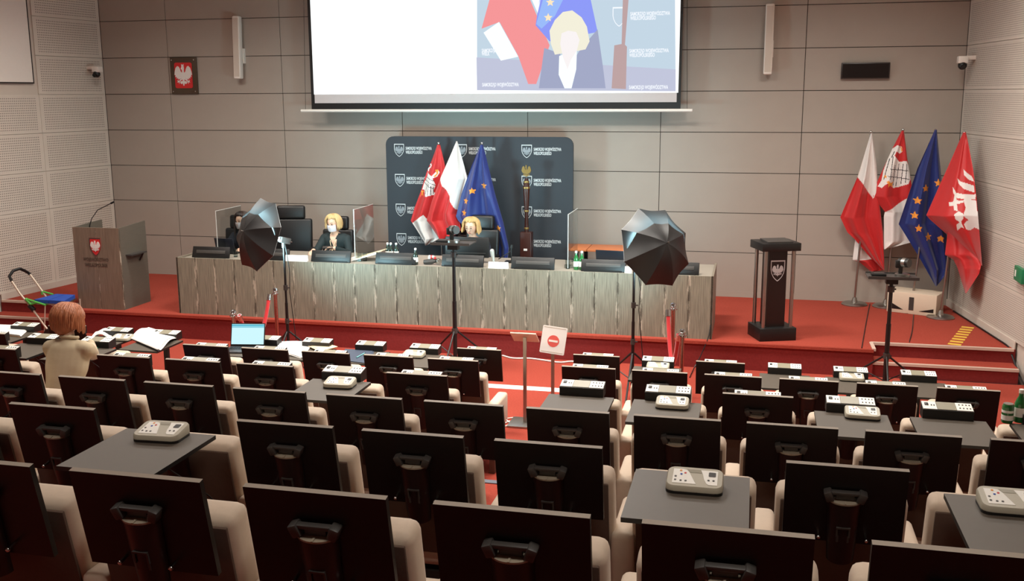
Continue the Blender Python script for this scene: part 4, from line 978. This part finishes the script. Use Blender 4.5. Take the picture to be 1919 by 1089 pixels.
# ------------------------------------------------------------------ office chairs on the stage
def office_chair(label, x, y, rz, top, wide=.50):
    t = thing('office_chair', label, 'office chair', (x, y, S), rz)
    mb = MB(); mb.box((0, 0, .47), (.50, .50, .11), bev=.035, seg=3); part('seat', mb, 'leather', t)
    T = Matrix.Translation((0, .24, .52)) @ Matrix.Rotation(-.12, 4, 'X')
    bh_ = top - .52 - .18
    mb = MB(); mb.box((0, 0, bh_ / 2), (wide, .09, bh_), bev=.03, seg=3, T=T); part('backrest', mb, 'leather', t)
    mb = MB(); mb.box((0, -.012, bh_ + .09), (wide * .68, .10, .20), bev=.035, seg=3, T=T); part('headrest', mb, 'leather', t)
    for q in (-1, 1):
        mb = MB(); mb.box((q * (wide / 2 + .03), .0, .68), (.07, .30, .035), bev=.014); mb.box((q * (wide / 2 + .02), .05, .58), (.03, .06, .2)); part('armrest', mb, 'black', t)
    mb = MB(); mb.cone((0, 0, .1), (0, 0, .42), .03, seg=12); part('gas_column', mb, 'chrome', t)
    for k in range(5):
        a = 2 * math.pi * k / 5; d = Vector((math.cos(a), math.sin(a), 0)); mb = MB(); mb.tube([Vector((0, 0, .11)), d * .3 + Vector((0, 0, .07))], .018, 8); o = part('base_arm', mb, 'black', t)
        mb = MB(); mb.ball(d * .3 + Vector((0, 0, .03)), .03, nu=10, nv=6); part('castor', mb, 'black', o)
office_chair('empty black leather office chair with headrest, behind the left umbrella', at(538, 440, -1.3).x, -1.28, .25, 1.27, .60)
office_chair('black leather office chair of the masked blonde woman', at(631, 440, -1.1).x, -1.32, 0, 1.14, .46)
office_chair('black leather office chair before the blue flag', at(899, 440, -1.1).x, -1.33, -.1, 1.20, .48)
office_chair('black leather office chair of the dark haired woman at far left', at(452, 445, -1.1).x, -1.32, .1, 1.12, .46)

# ------------------------------------------------------------------ people
def fuse(name, prims, voxel, mats, matfn, parent, it=5, T=None):
    mb = MB()
    for p in prims:
        if p[0] == 'c':
            a, b, ra, rb = Vector(p[1]), Vector(p[2]), p[3], p[4]; mb.cone(a, b, ra, rb, 14); mb.ball(a, ra, nu=14, nv=10); mb.ball(b, rb, nu=14, nv=10)
        else:
            c = Vector(p[1]); Rm = p[3] if len(p) > 3 else Matrix.Identity(4); mb.ball((0, 0, 0), p[2], nu=20, nv=14, T=Matrix.Translation(c) @ Rm)
    me = bpy.data.meshes.new(name); me.from_pydata(mb.v, [], mb.f)
    o = bpy.data.objects.new(name, me); COL.objects.link(o)
    r_ = o.modifiers.new('r', 'REMESH'); r_.mode = 'VOXEL'; r_.voxel_size = voxel; r_.use_smooth_shade = True
    s_ = o.modifiers.new('s', 'SMOOTH'); s_.factor = .5; s_.iterations = it
    dg = bpy.context.evaluated_depsgraph_get(); m2 = bpy.data.meshes.new_from_object(o.evaluated_get(dg)); bpy.data.objects.remove(o)
    m2.name = name; m2.materials.clear()
    for x in mats: m2.materials.append(M[x])
    for pl in m2.polygons: pl.material_index = matfn(pl.center) if matfn else 0; pl.use_smooth = True
    return put(name, m2, parent, T=T)
def hand(pr, wrist, d, palm_n, side, curl=.5):
    # palm, four fingers of unequal length with two bends, and a thumb leaving the side of the palm
    d = Vector(d).normalized(); n_ = Vector(palm_n); n_ = (n_ - d * n_.dot(d)).normalized(); s_ = d.cross(n_) * side
    w_ = Vector(wrist)
    for q in (-.025, -.008, .008, .025): pr.append(('c', w_ + d * .01 + s_ * q * .7, w_ + d * .08 + s_ * q, .013, .0115))
    for q, l_ in ((-.028, .9), (-.0095, 1.05), (.0095, 1.0), (.028, .75)):
        a = w_ + d * .085 + s_ * q; d1 = (d * math.cos(curl) + n_ * math.sin(curl)); b = a + d1 * .036 * l_; d2 = (d * math.cos(curl * 2.2) + n_ * math.sin(curl * 2.2)); c = b + d2 * .034 * l_
        pr.append(('c', a, b, .0095, .009)); pr.append(('c', b, c, .009, .008))
    a = w_ + d * .025 - s_ * .026; b = a + (d * .6 - s_ * .7 + n_ * .3).normalized() * .038; c = b + (d * .9 - s_ * .1 + n_ * .4).normalized() * .03
    pr.append(('c', a, b, .012, .0105)); pr.append(('c', b, c, .0105, .009))
def person(label, loc, rz, cfg):
    t = thing('person', label, 'person', loc, rz); lean = cfg['lean']; sc_ = cfg.get('sh', 1.0); pr = []
    sh = cfg.get('shz', .97); zp = .52
    hd = Vector(cfg['head']); tilt = cfg['tilt']; turn = cfg.get('turn', 0)
    Hm = Matrix.Translation(hd) @ Matrix.Rotation(turn, 4, 'Z') @ Matrix.Rotation(tilt, 4, 'X')
    pr += [('e', (0, 0, zp), (.175, .135, .11)), *[('e', (0, -lean * (.02 + .93 * (k / 24) ** 1.3), zp + (sh - .06 - zp) * k / 24), ((.170 - .028 * math.sin(math.pi * min(1, k / 16.5)) + .012 * (k / 24)) * (1 + (sc_ - 1) * k / 24), .130 - .022 * k / 24, .11)) for k in range(25)],
           ('c', (-.12 * sc_, -lean * .95, sh - .03), (.12 * sc_, -lean * .95, sh - .03), .07, .07), ('c', (0, -lean * .95, sh - .02), (0, -lean * .8, sh - .2), .085, .10)]
    nb = Vector((0, -lean * 1.0 - .0, sh + .03)); pr.append(('c', nb, hd + Vector((0, .02, -.06)), .052, .046))
    pr += [('e', hd, (.073, .092, .104), Hm.to_3x3().to_4x4()), ('e', Hm @ Vector((0, -.022, -.055)), (.053, .062, .058), Hm.to_3x3().to_4x4()), ('c', Hm @ Vector((0, -.085, .005)), Hm @ Vector((0, -.103, -.028)), .009, .013)]
    for q in (-1, 1): pr.append(('e', Hm @ Vector((q * .073, .005, -.01)), (.012, .02, .03), Hm.to_3x3().to_4x4()))
    hands = []
    for q, el, wr, hd_, pn in cfg['arms']:
        s0 = Vector((q * .165 * sc_, -lean * .95, sh - .035)); pr += [('c', s0, el, .062, .05), ('c', el, wr, .05, .032)]
        hand(pr, wr, hd_, pn, q, cfg.get('curl', .45)); hands.append((Vector(wr), Vector(hd_).normalized()))
    for q in (-1, 1):
        pr += [('c', (q * .09, 0, zp - .02), (q * .11, -.42, .50), .09, .066), ('c', (q * .11, -.42, .49), (q * .11, -.40, .09), .058, .04), ('c', (q * .11, -.39, .045), (q * .12, -.54, .035), .038, .03)]
    neck = cfg.get('neck', sh + .04)
    def mf(c):
        if (c - hd).length < .135 and c.z > neck - .005: return 0
        if c.z > neck + .0: return 0
        if cfg.get('vneck') and c.y < -lean - .03 and c.z > neck - .13 and abs(c.x) < .012 + (c.z - (neck - .13)) * .38: return cfg['vneck']
        for w_, d_ in hands:
            if (c - w_).dot(d_) > -.005 and (c - w_).length < .2: return 0
        return 1 if c.z > .44 and (c.y > -.22 or c.z > .6) else 2
    fuse('body', pr, .0085, cfg['mats'], mf, t, 7)
    return t, Hm
def face(t, Hm, mouth=True, z=0):
    for q in (-1, 1):
        mb = MB(); mb.ball((0, 0, 0), (.013, .005, .006), nu=10, nv=6, T=Hm @ Matrix.Translation((q * .031, -.088, .012))); part('eye', mb, 'eye', t)
        mb = MB(); mb.tube([Hm @ Vector((q * .016, -.094, .033)), Hm @ Vector((q * .032, -.093, .037)), Hm @ Vector((q * .047, -.085, .031))], .0032, 5); part('eyebrow', mb, 'hair_dark', t)
    if mouth:
        mb = MB(); mb.ball((0, 0, 0), (.022, .006, .007), nu=12, nv=6, T=Hm @ Matrix.Translation((0, -.083, -.062))); part('mouth', mb, 'lips', t)
def mask(t, Hm):
    mb = MB(); v = []
    for j in range(5):
        for i in range(9):
            a = (i - 4) / 4 * 1.15; z = .002 - .095 * j / 4; k = 1.0 - .12 * abs(j - 1.5) / 2.5
            v.append(Hm @ Vector((.077 * math.sin(a) * k, -.02 - .088 * math.cos(a) * k, z)))
    mb.add(v, [(j * 9 + i, j * 9 + i + 1, (j + 1) * 9 + i + 1, (j + 1) * 9 + i) for j in range(4) for i in range(8)], 0, True); part('face_mask', mb, 'mask', t)
def strands(t, Hm, material, n, L, flare, face_w, seed, fringe=True, rx=.086, ry=.098, rz=.104):
    # a close cap with many tapering locks laid over it
    R_ = random.Random(seed); mb = MB()
    v = []; nu, nv = 24, 9
    mb.ball((0, .022, .022), (rx * .97, ry * .9, rz * .92), nu=20, nv=12, T=Hm)
    mb.ball((0, .045, -.045), (rx * .9, ry * .62, rz * .9), nu=16, nv=10, T=Hm)
    for k in range(n):
        ph = 2 * math.pi * (k + R_.random()) / n; ang = (ph + math.pi / 2 + math.pi) % (2 * math.pi) - math.pi      # 0 at the face
        front = abs(ang) < face_w
        if front and not fringe: continue
        th1 = (.80 + .1 * R_.random()) if front else 1.65
        part_x = .02 * math.cos(ph); pts = []
        for j in range(7):
            th = .12 + (th1 - .12) * j / 6
            pts.append(Vector((part_x + (rx + .004) * math.sin(th) * math.cos(ph), .018 + (ry + .003) * math.sin(th) * math.sin(ph), .012 + rz * math.cos(th))))
        iH = Hm.to_3x3().inverted()
        if not front:
            e = pts[-1]; l_ = L * (.85 + .3 * R_.random())
            for j in (1, 2, 3): pts.append(e + Vector((math.cos(ph) * flare * j / 3, math.sin(ph) * flare * j / 3, 0)) + iH @ Vector((0, 0, -l_ * j / 3)))
        m_ = len(pts); rr = [.010 + .006 * math.sin(math.pi * min(1, (i + 1) / m_)) for i in range(m_)]; rr[-1] = .004
        w_ = R_.uniform(-.006, .006)
        pts = [Hm @ (p + Vector((w_ * math.sin(i), w_ * math.cos(i), 0))) for i, p in enumerate(pts)]
        mb.tube(pts, rr, 6)
    return part('hair', mb, material, t)
# masked woman with the phone
px = at(628, 424, -1.5).x; bx = px
t, Hm = person('blonde woman with face mask in dark top looking at her phone', (bx, -1.40, S), 0, dict(lean=.10, head=(0, -.16, 1.115), tilt=.26, turn=-.15, shz=.93, mats=['skin', 'darkcloth', 'trousers', 'skin'], vneck=3,
    arms=[(-1, (-.26, -.20, .70), (-.19, -.42, .765), (.1, -1, -.05), (0, 0, -1)), (1, (.24, -.18, .70), (.10, -.36, .80), (-1, -.35, .1), (0, -.3, -1))]))
face(t, Hm, False); mask(t, Hm)
strands(t, Hm, 'hair_light', 54, .075, .006, 1.0, 3)
mb = MB(); mb.tube([(-.05, -.13, .99), (-.035, -.21, .86), (-.005, -.225, .74)], .004, 5); mb.tube([(.05, -.13, .99), (.04, -.21, .86), (0, -.225, .74)], .004, 5); part('lanyard', mb, 'paperwarm', t)
ph = thing('mobile_phone', 'small dark phone in the masked woman hand', 'phone', (bx + .01, -1.80, S + .815), .3)
mb = MB(); mb.box((0, 0, 0), (.145, .07, .009), bev=.003, T=Matrix.Rotation(.3, 4, 'X')); part('case', mb, 'black', ph)
mb = MB(); mb.box((0, 0, .005), (.13, .06, .002), T=Matrix.Rotation(.3, 4, 'X')); part('display', mb, 'rubber', ph)
# chairwoman
px = at(887, 428, -1.5).x
t, Hm = person('blonde woman in navy jacket and white shirt reading behind the monitor', (px, -1.42, S), 0, dict(lean=.09, head=(-.01, -.16, 1.12), tilt=.26, turn=-.05, shz=.93, mats=['skin', 'navycloth', 'trousers', 'fwhite'], vneck=3,
    arms=[(-1, (-.25, -.16, .70), (-.10, -.40, .77), (.4, -1, 0), (0, 0, -1)), (1, (.25, -.16, .70), (.10, -.40, .77), (-.4, -1, 0), (0, 0, -1))]))
face(t, Hm)
strands(t, Hm, 'hair_blonde', 58, .085, .020, 1.1, 4)
mb = MB()
for q in (-1, 1): mb.tube([Hm @ Vector((q * .032 + .02 * math.cos(a), -.100, .008 + .015 * math.sin(a))) for a in [2 * math.pi * k / 12 for k in range(13)]], .0016, 5)
mb.tube([Hm @ Vector((-.012, -.1, .01)), Hm @ Vector((.012, -.1, .01))], .0016, 5); part('glasses', mb, 'steel', t)
# dark haired woman at far left, half behind the umbrella
px = at(455, 428, -1.5).x
t, Hm = person('dark haired woman with white mask at the far left of the desk', (px + .03, -1.40, S), 0, dict(lean=.10, head=(0, -.17, 1.12), tilt=.2, turn=-.25, shz=.92, mats=['skin', 'navycloth', 'trousers', 'skin'],
    arms=[(-1, (-.26, -.20, .70), (-.24, -.42, .765), (-.2, -1, -.05), (0, 0, -1)), (1, (.25, -.2, .70), (.14, -.42, .77), (-.2, -1, 0), (0, 0, -1))]))
face(t, Hm, False); mask(t, Hm)
strands(t, Hm, 'hair_dark', 54, .22, .01, .8, 5)
# red haired woman seen from behind
org = Vector((3.66, -7.74, LEV['D'])); 
def loc_(p): d = Vector(p) - org; return Vector((-d.x, -d.y, d.z))
hR = loc_(atz(170, 641, ZT['E'] + .03)); eR = loc_(at(174, 664, -7.42)); hL = loc_((3.40, -7.10, ZT['E'] + .035))
t, Hm = person('red haired woman in beige jacket bent over papers, seen from behind', tuple(org), math.pi, dict(lean=.13, sh=1.02, head=(.05, -.21, 1.135), tilt=.42, shz=.95, neck=1.03, mats=['skin', 'jacket', 'jeans', 'jacket'],
    arms=[(-1, tuple(eR), tuple(hR), (.5, -1, 0), (0, 0, -1)), (1, (.29, -.34, .70), tuple(hL), (-.3, -1, 0), (0, 0, -1))]))
face(t, Hm)
strands(t, Hm, 'hair_red', 84, .105, .004, .8, 6, rx=.098, ry=.108, rz=.112)
mb = MB(); mb.tube([Vector((.075 * math.cos(a), -.15 + .06 * math.sin(a), 1.005 + .012 * math.sin(a))) for a in [math.pi * k / 10 for k in range(11)]], .013, 8); part('jacket_collar', mb, 'jacket', t)
q = loc_((4.02, -7.5, LEV['D'] + .52))
# ------------------------------------------------------------------ things on the conference desk
def item(name, label, cat, loc, rz=0, group=None): return thing(name, label, cat, loc, rz, group)
# big monitor of the chairwoman
p = at(876, 480, -2.1); t = item('computer_monitor', 'large black computer monitor seen from behind at desk centre', 'monitor', (p.x, -2.12, WT))
mb = MB(); mb.box((0, 0, .20), (.58, .035, .26), bev=.012, T=Matrix.Rotation(-.08, 4, 'X')); part('case', mb, 'black', t)
mb = MB(); mb.box((0, -.022, .13), (.5, .006, .006)); mb.box((0, -.022, .075), (.56, .006, .006)); part('seam', mb, 'rubber', t)
mb = MB(); mb.box((0, .01, .05), (.10, .04, .1)); mb.box((0, .02, .008), (.28, .2, .016)); part('stand', mb, 'black', t)
# dark laptop lids at both ends
for lab, x, y, Y, wd, ht in (('open dark laptop before the dark haired woman', 423, 482, -2.1, .30, .22), ('open dark laptop on the right part of the desk', 1143, 500, -2.0, .36, .20)):
    p = at(x, y, Y); t = item('laptop', lab, 'laptop', (p.x, Y, WT), -.12)
    mb = MB(); mb.box((0, .02, ht / 2), (wd, .012, ht), bev=.004, T=Matrix.Rotation(.22, 4, 'X')); part('lid', mb, mat('navy_lid', (26, 30, 40), .4), t)
    mb = MB(); mb.box((0, .12, .01), (wd, .22, .018), bev=.004); part('base', mb, 'black', t)
# acrylic dividers
for k, (x0, xa, ya, xb, yb, lab) in enumerate(((1.99, 432, 395, 0, 0, 'clear acrylic divider beside the dark haired woman'), (3.94, 670, 393, 714, 380, 'clear acrylic divider with red reflections right of the masked woman'), (6.72, 1068, 392, 1083, 390, 'clear acrylic divider right of the backdrop'))):
    t = item('acrylic_divider', lab, 'divider', (x0, -2.33, WT), 0, 'acrylic dividers on the desk')
    hh = .66 if k else .60
    mb = MB(); mb.box((0, .34, hh / 2 + .01), (.006, .68, hh)); part('sheet', mb, 'clear', t)
    mb = MB(); mb.box((0, 0, hh / 2 + .01), (.008, .006, hh)); mb.box((0, .34, hh + .012), (.008, .68, .006)); part('polished_edge', mb, mat('acrylic_edge', (196, 200, 196), .3), t)
    for y in (.1, .58):
        mb = MB(); mb.box((0, y, .02), (.12, .04, .04), bev=.004); part('foot', mb, 'pane', t)
def bottle(label, x, y, Y, h, glassm, capm='white', r=.032, lz=None, group=None):
    p = at(x, y, Y); t = item('water_bottle', label, 'bottle', (p.x, Y, WT if lz is None else lz), 0, group)
    mb = MB(); mb.lathe([(r * .9, 0), (r, .006), (r, h * .55), (r * .8, h * .66), (r * .42, h * .8), (r * .38, h * .9)], seg=18); part('bottle', mb, glassm, t)
    mb = MB(); mb.lathe([(r * .44, h * .89), (r * .46, h * .9), (r * .46, h), (r * .4, h * 1.01)], seg=14); part('cap', mb, capm, t)
    mb = MB(); mb.lathe([(r * 1.02, h * .18), (r * 1.02, h * .46)], seg=18); part('label', mb, 'label', t)
dk = mat('dark_bottle', (40, 52, 44), .2, coat=.4)
for k, x in enumerate((727, 733, 743)): bottle('small dark water bottle, %s of three behind the fourth monitor' % ORD[k], x, 483, -1.95, .20, dk, group='water bottles on the desk')
bottle('small dark water bottle alone beside the desk centre flowers', 779, 497, -2.4, .21, dk, group='water bottles on the desk')
for k, x in enumerate((1079.5, 1090)): bottle('green water bottle, %s of two right of the backdrop' % ('left' if k == 0 else 'right'), x, 505, -2.35, .23, 'greenglass', group='water bottles on the desk')
def tumbler(label, x, y, Y):
    p = at(x, y, Y); t = item('drinking_glass', label, 'glass', (p.x, Y, WT), 0, 'drinking glasses on the desk')
    mb = MB(); mb.lathe([(.026, .0), (.034, .11)], seg=18); part('tumbler', mb, 'pane', t); mb = MB(); mb.lathe([(.024, .002), (.0265, .012)], seg=18); part('thick_base', mb, 'pane', t)
tumbler('upturned drinking glass left of two beside the divider', 674, 488, -2.3); tumbler('upturned drinking glass right of two beside the divider', 684, 488, -2.25)
tumbler('drinking glass beside the right divider', 1064, 503, -2.3); tumbler('drinking glass at the left divider', 442, 483, -2.3)
def cards(label, x0, x1, y, Y, nn):
    a, b = at(x0, y, Y), at(x1, y, Y); t = item('name_card', label, 'name cards', (a.x, Y, WT))
    for k in range(nn):
        x = (b.x - a.x) * (k + .5) / nn; mb = MB(); wd = (b.x - a.x) / nn * 1.05; mb.prism([(0, 0), (.055, 0), (.03, .075), (.0275, .078)], wd, T=Matrix.Translation((x - wd / 2, .01 * (k % 2), 0)) @ Matrix.Rotation(-math.pi / 2, 4, 'Z')); part('card', mb, 'paper', t)
cards('row of folded white cards before the empty office chair', 538, 578, 489, -2.42, 4); cards('row of folded white cards under the white microphone', 917, 953, 500, -2.42, 4)
cards('folded white cards beside the right end of the desk', 1172, 1184, 507, -2.42, 1)
# sheaf of papers leaning by the divider
p = at(688, 478, -2.2); t = item('paper_sheaf', 'sheaf of papers leaning on the desk beside the masked woman', 'papers', (p.x, -2.2, WT))
for k, (rz, ml) in enumerate(((.1, 'paper'), (.16, 'paper'), (.02, 'paperwarm'))):
    mb = MB(); mb.box((0, 0, 0), (.36, .25, .006), T=Matrix.Translation((k * .02, k * .02, .06 + .012 * k)) @ Matrix.Rotation(rz, 4, 'Z') @ Matrix.Rotation(-.28, 4, 'Y')); part('sheet', mb, ml, t)
mb = MB(); mb.box((-.12, 0, .02), (.14, .2, .04)); part('file', mb, 'paper', t)
# microphones
p = at(926, 492, -2.3); t = item('desk_microphone', 'pale grey microphone upright behind the white cards', 'microphone', (p.x, -2.3, WT))
mb = MB(); mb.cone((-.01, 0, .06), (-.025, .0, .19), .020, .028, 14); mb.ball((-.025, 0, .19), .028, nu=14, nv=8); part('head', mb, mat('pale_mic', (188, 186, 178), .4, .3), t)
mb = MB(); mb.tube([(0, 0, 0), (-.008, 0, .07)], .006); mb.lathe([(.05, 0), (.05, .01), (.01, .015)]); part('stem', mb, 'black', t)
p = at(957, 480, -2.0); t = item('boom_microphone', 'black microphone on a slanted arm right of the chairwoman', 'microphone', (p.x, -2.0, WT))
mb = MB(); mb.tube([(-.16, 0, .04), (-.02, 0, .13), (.01, 0, .16)], .006); mb.tube([(.01, 0, .0), (.01, 0, .20)], .007); part('arm', mb, 'black', t)
mb = MB(); mb.cone((.01, 0, .19), (.02, 0, .23), .02, .016, 10); part('capsule', mb, 'black', t); mb = MB(); mb.box((0, 0, .012), (.14, .1, .024), bev=.004); part('base', mb, 'black', t)
p = at(808, 499, -2.35); t = item('flower_bunch', 'small bunch of red and white flowers lying on the desk', 'flowers', (p.x, -2.36, WT))
mb = MB(); mb.tube([(-.09, 0, .03), (.0, 0, .04), (.07, .01, .05)], [.03, .035, .02], 8); part('wrapping', mb, 'rubber', t)
for k in range(7):
    mb = MB(); mb.ball((.0 + .025 * (k % 4) - .02, .012 * (k % 3), .085 + .018 * (k // 4)), .017, nu=8, nv=6); part('bloom', mb, 'printred' if k % 2 else 'paper', t)
mb = MB(); mb.ball((.10, 0, .045), (.045, .04, .045), nu=12, nv=8); part('bulb_vase', mb, 'pane', t)
# orange beech tables by the wall
for lab, x, wd in (('orange beech side table against the wall behind the desk', 7.03, .62), ('orange beech side table half hidden behind the backdrop edge', 6.60, .22)):
    t = item('side_table', lab, 'table', (x, -.62, S))
    mb = MB(); mb.box((0, 0, .735), (wd, .50, .03), bev=.003); part('table_top', mb, 'orangewood', t)
    for q in (-1, 1):
        mb = MB(); mb.box((q * wd * .3, 0, .36), (.05, .05, .72)); mb.box((q * wd * .3, 0, .015), (.05, .4, .03)); part('leg', mb, 'black', t)

# ------------------------------------------------------------------ papers and devices on the tablets
def sheets(label, pts, z, m='paper', nn=3, curl=.0, extra=None, th=.004):
    P_ = [atz(x, y, z) for x, y in pts]; c = sum(P_, Vector()) / 4
    t = item('papers', label, 'papers', (c.x, c.y, z))
    for k in range(nn):
        j = Vector((RND.uniform(-.012, .012), RND.uniform(-.012, .012), 0)); mb = MB(); v = []; n2 = 8
        for lay in (0, 1):
            for i in range(n2 + 1):
                a = P_[0].lerp(P_[1], i / n2) - c + j; b = P_[3].lerp(P_[2], i / n2) - c + j; h = k * th + curl * (math.sin(math.pi * i / n2) ** 2) + lay * th * .9
                v += [(a.x, a.y, h), (b.x, b.y, h)]
        o_ = 2 * (n2 + 1)
        f = [(2 * i, 2 * i + 1, 2 * i + 3, 2 * i + 2) for i in range(n2)] + [(o_ + 2 * i, o_ + 2 * i + 2, o_ + 2 * i + 3, o_ + 2 * i + 1) for i in range(n2)]
        f += [(2 * i, 2 * i + 2, o_ + 2 * i + 2, o_ + 2 * i) for i in range(n2)] + [(2 * i + 1, o_ + 2 * i + 1, o_ + 2 * i + 3, 2 * i + 3) for i in range(n2)] + [(0, o_, o_ + 1, 1), (2 * n2, 2 * n2 + 1, o_ + 2 * n2 + 1, o_ + 2 * n2)]
        mb.add(v, f, 0, False); part('sheet', mb, (extra if extra and k == 0 else m), t)
    return t
zF, zE = ZT['F'], ZT['E']
sheets('stack of white papers with an orange file at the far left', [(0, 612), (58, 614), (38, 632), (-12, 626)], zF, nn=4, extra='orange', th=.006)
sheets('curled white paper on the desk near the red haired woman', [(180, 624), (218, 624), (208, 634), (172, 634)], zF, curl=.04)
t = sheets('open binder with thick white pages on the desk', [(246, 636), (280, 617), (333, 633), (298, 658)], zF + .006, nn=5, curl=.035, extra='bluefile', th=.005)
sheets('orange edged papers beside the open binder', [(252, 632), (270, 622), (285, 628), (265, 638)], zF, 'orange', 1)
sheets('white papers spread on the desk right of the laptop', [(524, 642), (588, 644), (566, 672), (520, 662)], zF, nn=3, curl=.01)
sheets('cream and white papers overlapping at the papers desk right', [(575, 648), (590, 640), (630, 652), (600, 660)], zF + .012, 'paperwarm', 3)
sheets('blue grey folder lying on the desk below the left block boxes', [(648, 655), (700, 658), (690, 682), (640, 676)], zF, 'bluefile', 2)
sheets('bright green file beside the red haired woman', [(160, 643), (190, 645), (182, 653), (150, 650)], zE, 'greenfile', 2)
a = atz(668, 670, zF + .014); b = atz(683, 662, zF + .014)
t = item('pen', 'pale turquoise pen on the blue grey folder', 'pen', tuple(a)); mb = MB(); mb.tube([Vector((0, 0, 0)), b - a], .005, 8); part('barrel', mb, mat('turquoise', (120, 190, 190), .4), t); mb = MB(); mb.cone(b - a, (b - a) * 1.12, .005, .001, 8); part('tip', mb, 'black', t)
# open laptop with bright screen
a, b = at(437, 655, -5.42), at(494, 645, -5.36)
t = item('laptop', 'open laptop with bright screen on the front row desk', 'laptop', (4.16, -5.40, zF), .0)
p = at(464, 652, -5.50); t.location = (p.x, -5.50, zF); t.rotation_euler = (0, 0, .18)
T = Matrix.Translation((0, 0, .014)) @ Matrix.Rotation(-.30, 4, 'X')
mb = MB(); mb.box((0, 0, .115), (.345, .008, .23), bev=.003, T=T); part('lid', mb, 'black', t)
mb = MB(); mb.box((0, -.006, .12), (.325, .003, .20), T=T); o = part('display', mb, glow('laptop_page', (200, 240, 250), 1.0), t)
mb = MB(); mb.box((0, -.0085, .206), (.325, .002, .022), T=T); mb.box((0, -.0085, .188), (.325, .002, .006), T=T); part('title_bar', mb, glow('laptop_title', (110, 205, 228), .8), o)
mb = MB(); mb.box((0, -.12, .008), (.345, .235, .016), bev=.003); part('base', mb, mat('dark_laptop', (60, 62, 66), .4), t)
mb = MB()
for i in range(12):
    for j in range(4): mb.box((-.14 + i * .0255, -.05 - j * .025, .018), (.02, .019, .003))
o = part('keyboard', mb, 'black', t); o['kind'] = 'stuff'
# bottle and small box at the right edge
p = atz(1905, 790, ZT['D']); 
bottle('green glass bottle with white cap on the tablet at right edge', 1911, 775, p.y, .20, 'greenglass', 'white', .034, ZT['D'])
t = item('drink_can', 'short green can beside the taller bottle at right edge', 'can', (p.x - .06, p.y - .03, ZT['D'])); mb = MB(); mb.lathe([(.03, 0), (.034, .008), (.034, .10), (.028, .115)], seg=18); part('body', mb, 'greenglass', t)
mb = MB(); mb.lathe([(.0345, .02), (.0345, .05)], seg=18); mb.lathe([(.0345, .065), (.0345, .08)], seg=18); part('label', mb, 'label', t); mb = MB(); mb.lathe([(.028, .112), (.028, .118)], seg=18); part('rim', mb, 'steel', t)

# ------------------------------------------------------------------ folding cart with blue pads at the left stairs
t = thing('folding_cart', 'folding hand cart with green joints and blue pads by the left stairs', 'cart', (0, 0, 0))
def cz(x, y, Y): return at(x / 6.806, 480 + y / 6.806, Y)
Yl, Yr = -3.15, -2.75
A = [cz(150, 320, Yl), cz(255, 480, Yl), cz(370, 620, Yl), cz(430, 700, Yl), cz(600, 930, Yl)]
B = [cz(385, 235, Yr), cz(470, 350, Yr), cz(545, 455, Yr)]
B.append(B[-1] + (A[-1] - A[2]) * .9)
mb = MB(); mb.tube(A, .014, 10); part('tube', mb, 'alu', t); mb = MB(); mb.tube(B, .014, 10); part('tube', mb, 'alu', t)
tp_ = [A[0], cz(118, 260, Yl + .04), cz(165, 190, Yl + .14), cz(250, 160, Yl + .22), cz(310, 185, Yr - .08), cz(360, 212, Yr), B[0]]
mb = MB(); mb.tube(tp_, .020, 10); part('grip', mb, 'black', t)
k0, k1, k2, k3 = cz(400, 600, Yl), cz(585, 610, Yl), cz(900, 600, Yl + .1), cz(1000, 530, Yr)
zz = (k1.z + k3.z) / 2
D0 = [Vector((k0.x - .04, Yl, zz)), Vector((k2.x, Yl, zz)), Vector((k3.x - .04, Yr, zz)), Vector((k0.x + .02, Yr, zz))]
mb = MB(); v = [(*p.xy, zz - .02) for p in D0] + [(*p.xy, zz) for p in D0]; mb.add(v, [(3, 2, 1, 0), (4, 5, 6, 7), (0, 1, 5, 4), (1, 2, 6, 5), (2, 3, 7, 6), (3, 0, 4, 7)]); part('deck', mb, 'steel', t)
for s0, s1 in ((.16, .54), (.56, .97)):
    q = [D0[0].lerp(D0[1], s0), D0[0].lerp(D0[1], s1), D0[3].lerp(D0[2], s1), D0[3].lerp(D0[2], s0)]
    mb = MB(); v = [(*p.xy, zz + .001) for p in q] + [(*p.xy, zz + .045) for p in q]; mb.add(v, [(3, 2, 1, 0), (4, 5, 6, 7), (0, 1, 5, 4), (1, 2, 6, 5), (2, 3, 7, 6), (3, 0, 4, 7)]); part('pad', mb, 'bluepad', t)
g0 = cz(330, 545, Yl - .02); g1 = cz(400, 615, Yl - .02); g2 = cz(580, 625, Yl - .02)
mb = MB(); mb.tube([g0, g2], .014, 8); mb.tube([g0, g1], .02, 8); mb.tube([g1, cz(470, 590, Yl - .02)], .016, 8); part('green_joint', mb, 'green', t)
g0 = cz(540, 450, Yr); mb = MB(); mb.tube([g0, cz(680, 490, Yr)], .013, 8); mb.tube([g0, cz(545, 490, Yr)], .02, 8); part('green_joint', mb, 'green', t)
mb = MB(); mb.cone(cz(375, 630, Yl), cz(435, 690, Yl), .032, seg=12); part('lock_sleeve', mb, 'black', t)
lg = cz(575, 630, Yl); mb = MB(); mb.tube([lg, Vector((lg.x - .06, Yl, .01))], .008, 8); part('leg', mb, 'alu', t); mb = MB(); mb.tube([Vector((k2.x - .08, Yr, zz - .01)), Vector((k2.x - .1, Yr, .01))], .008, 8); part('leg', mb, 'alu', t)
for yy in (Yl, Yr):
    q = A[-1] if yy == Yl else B[-1]; mb = MB(); mb.cone((q.x + .02, yy - .015, .07), (q.x + .02, yy + .015, .07), .07, seg=20); part('wheel', mb, 'black', t)
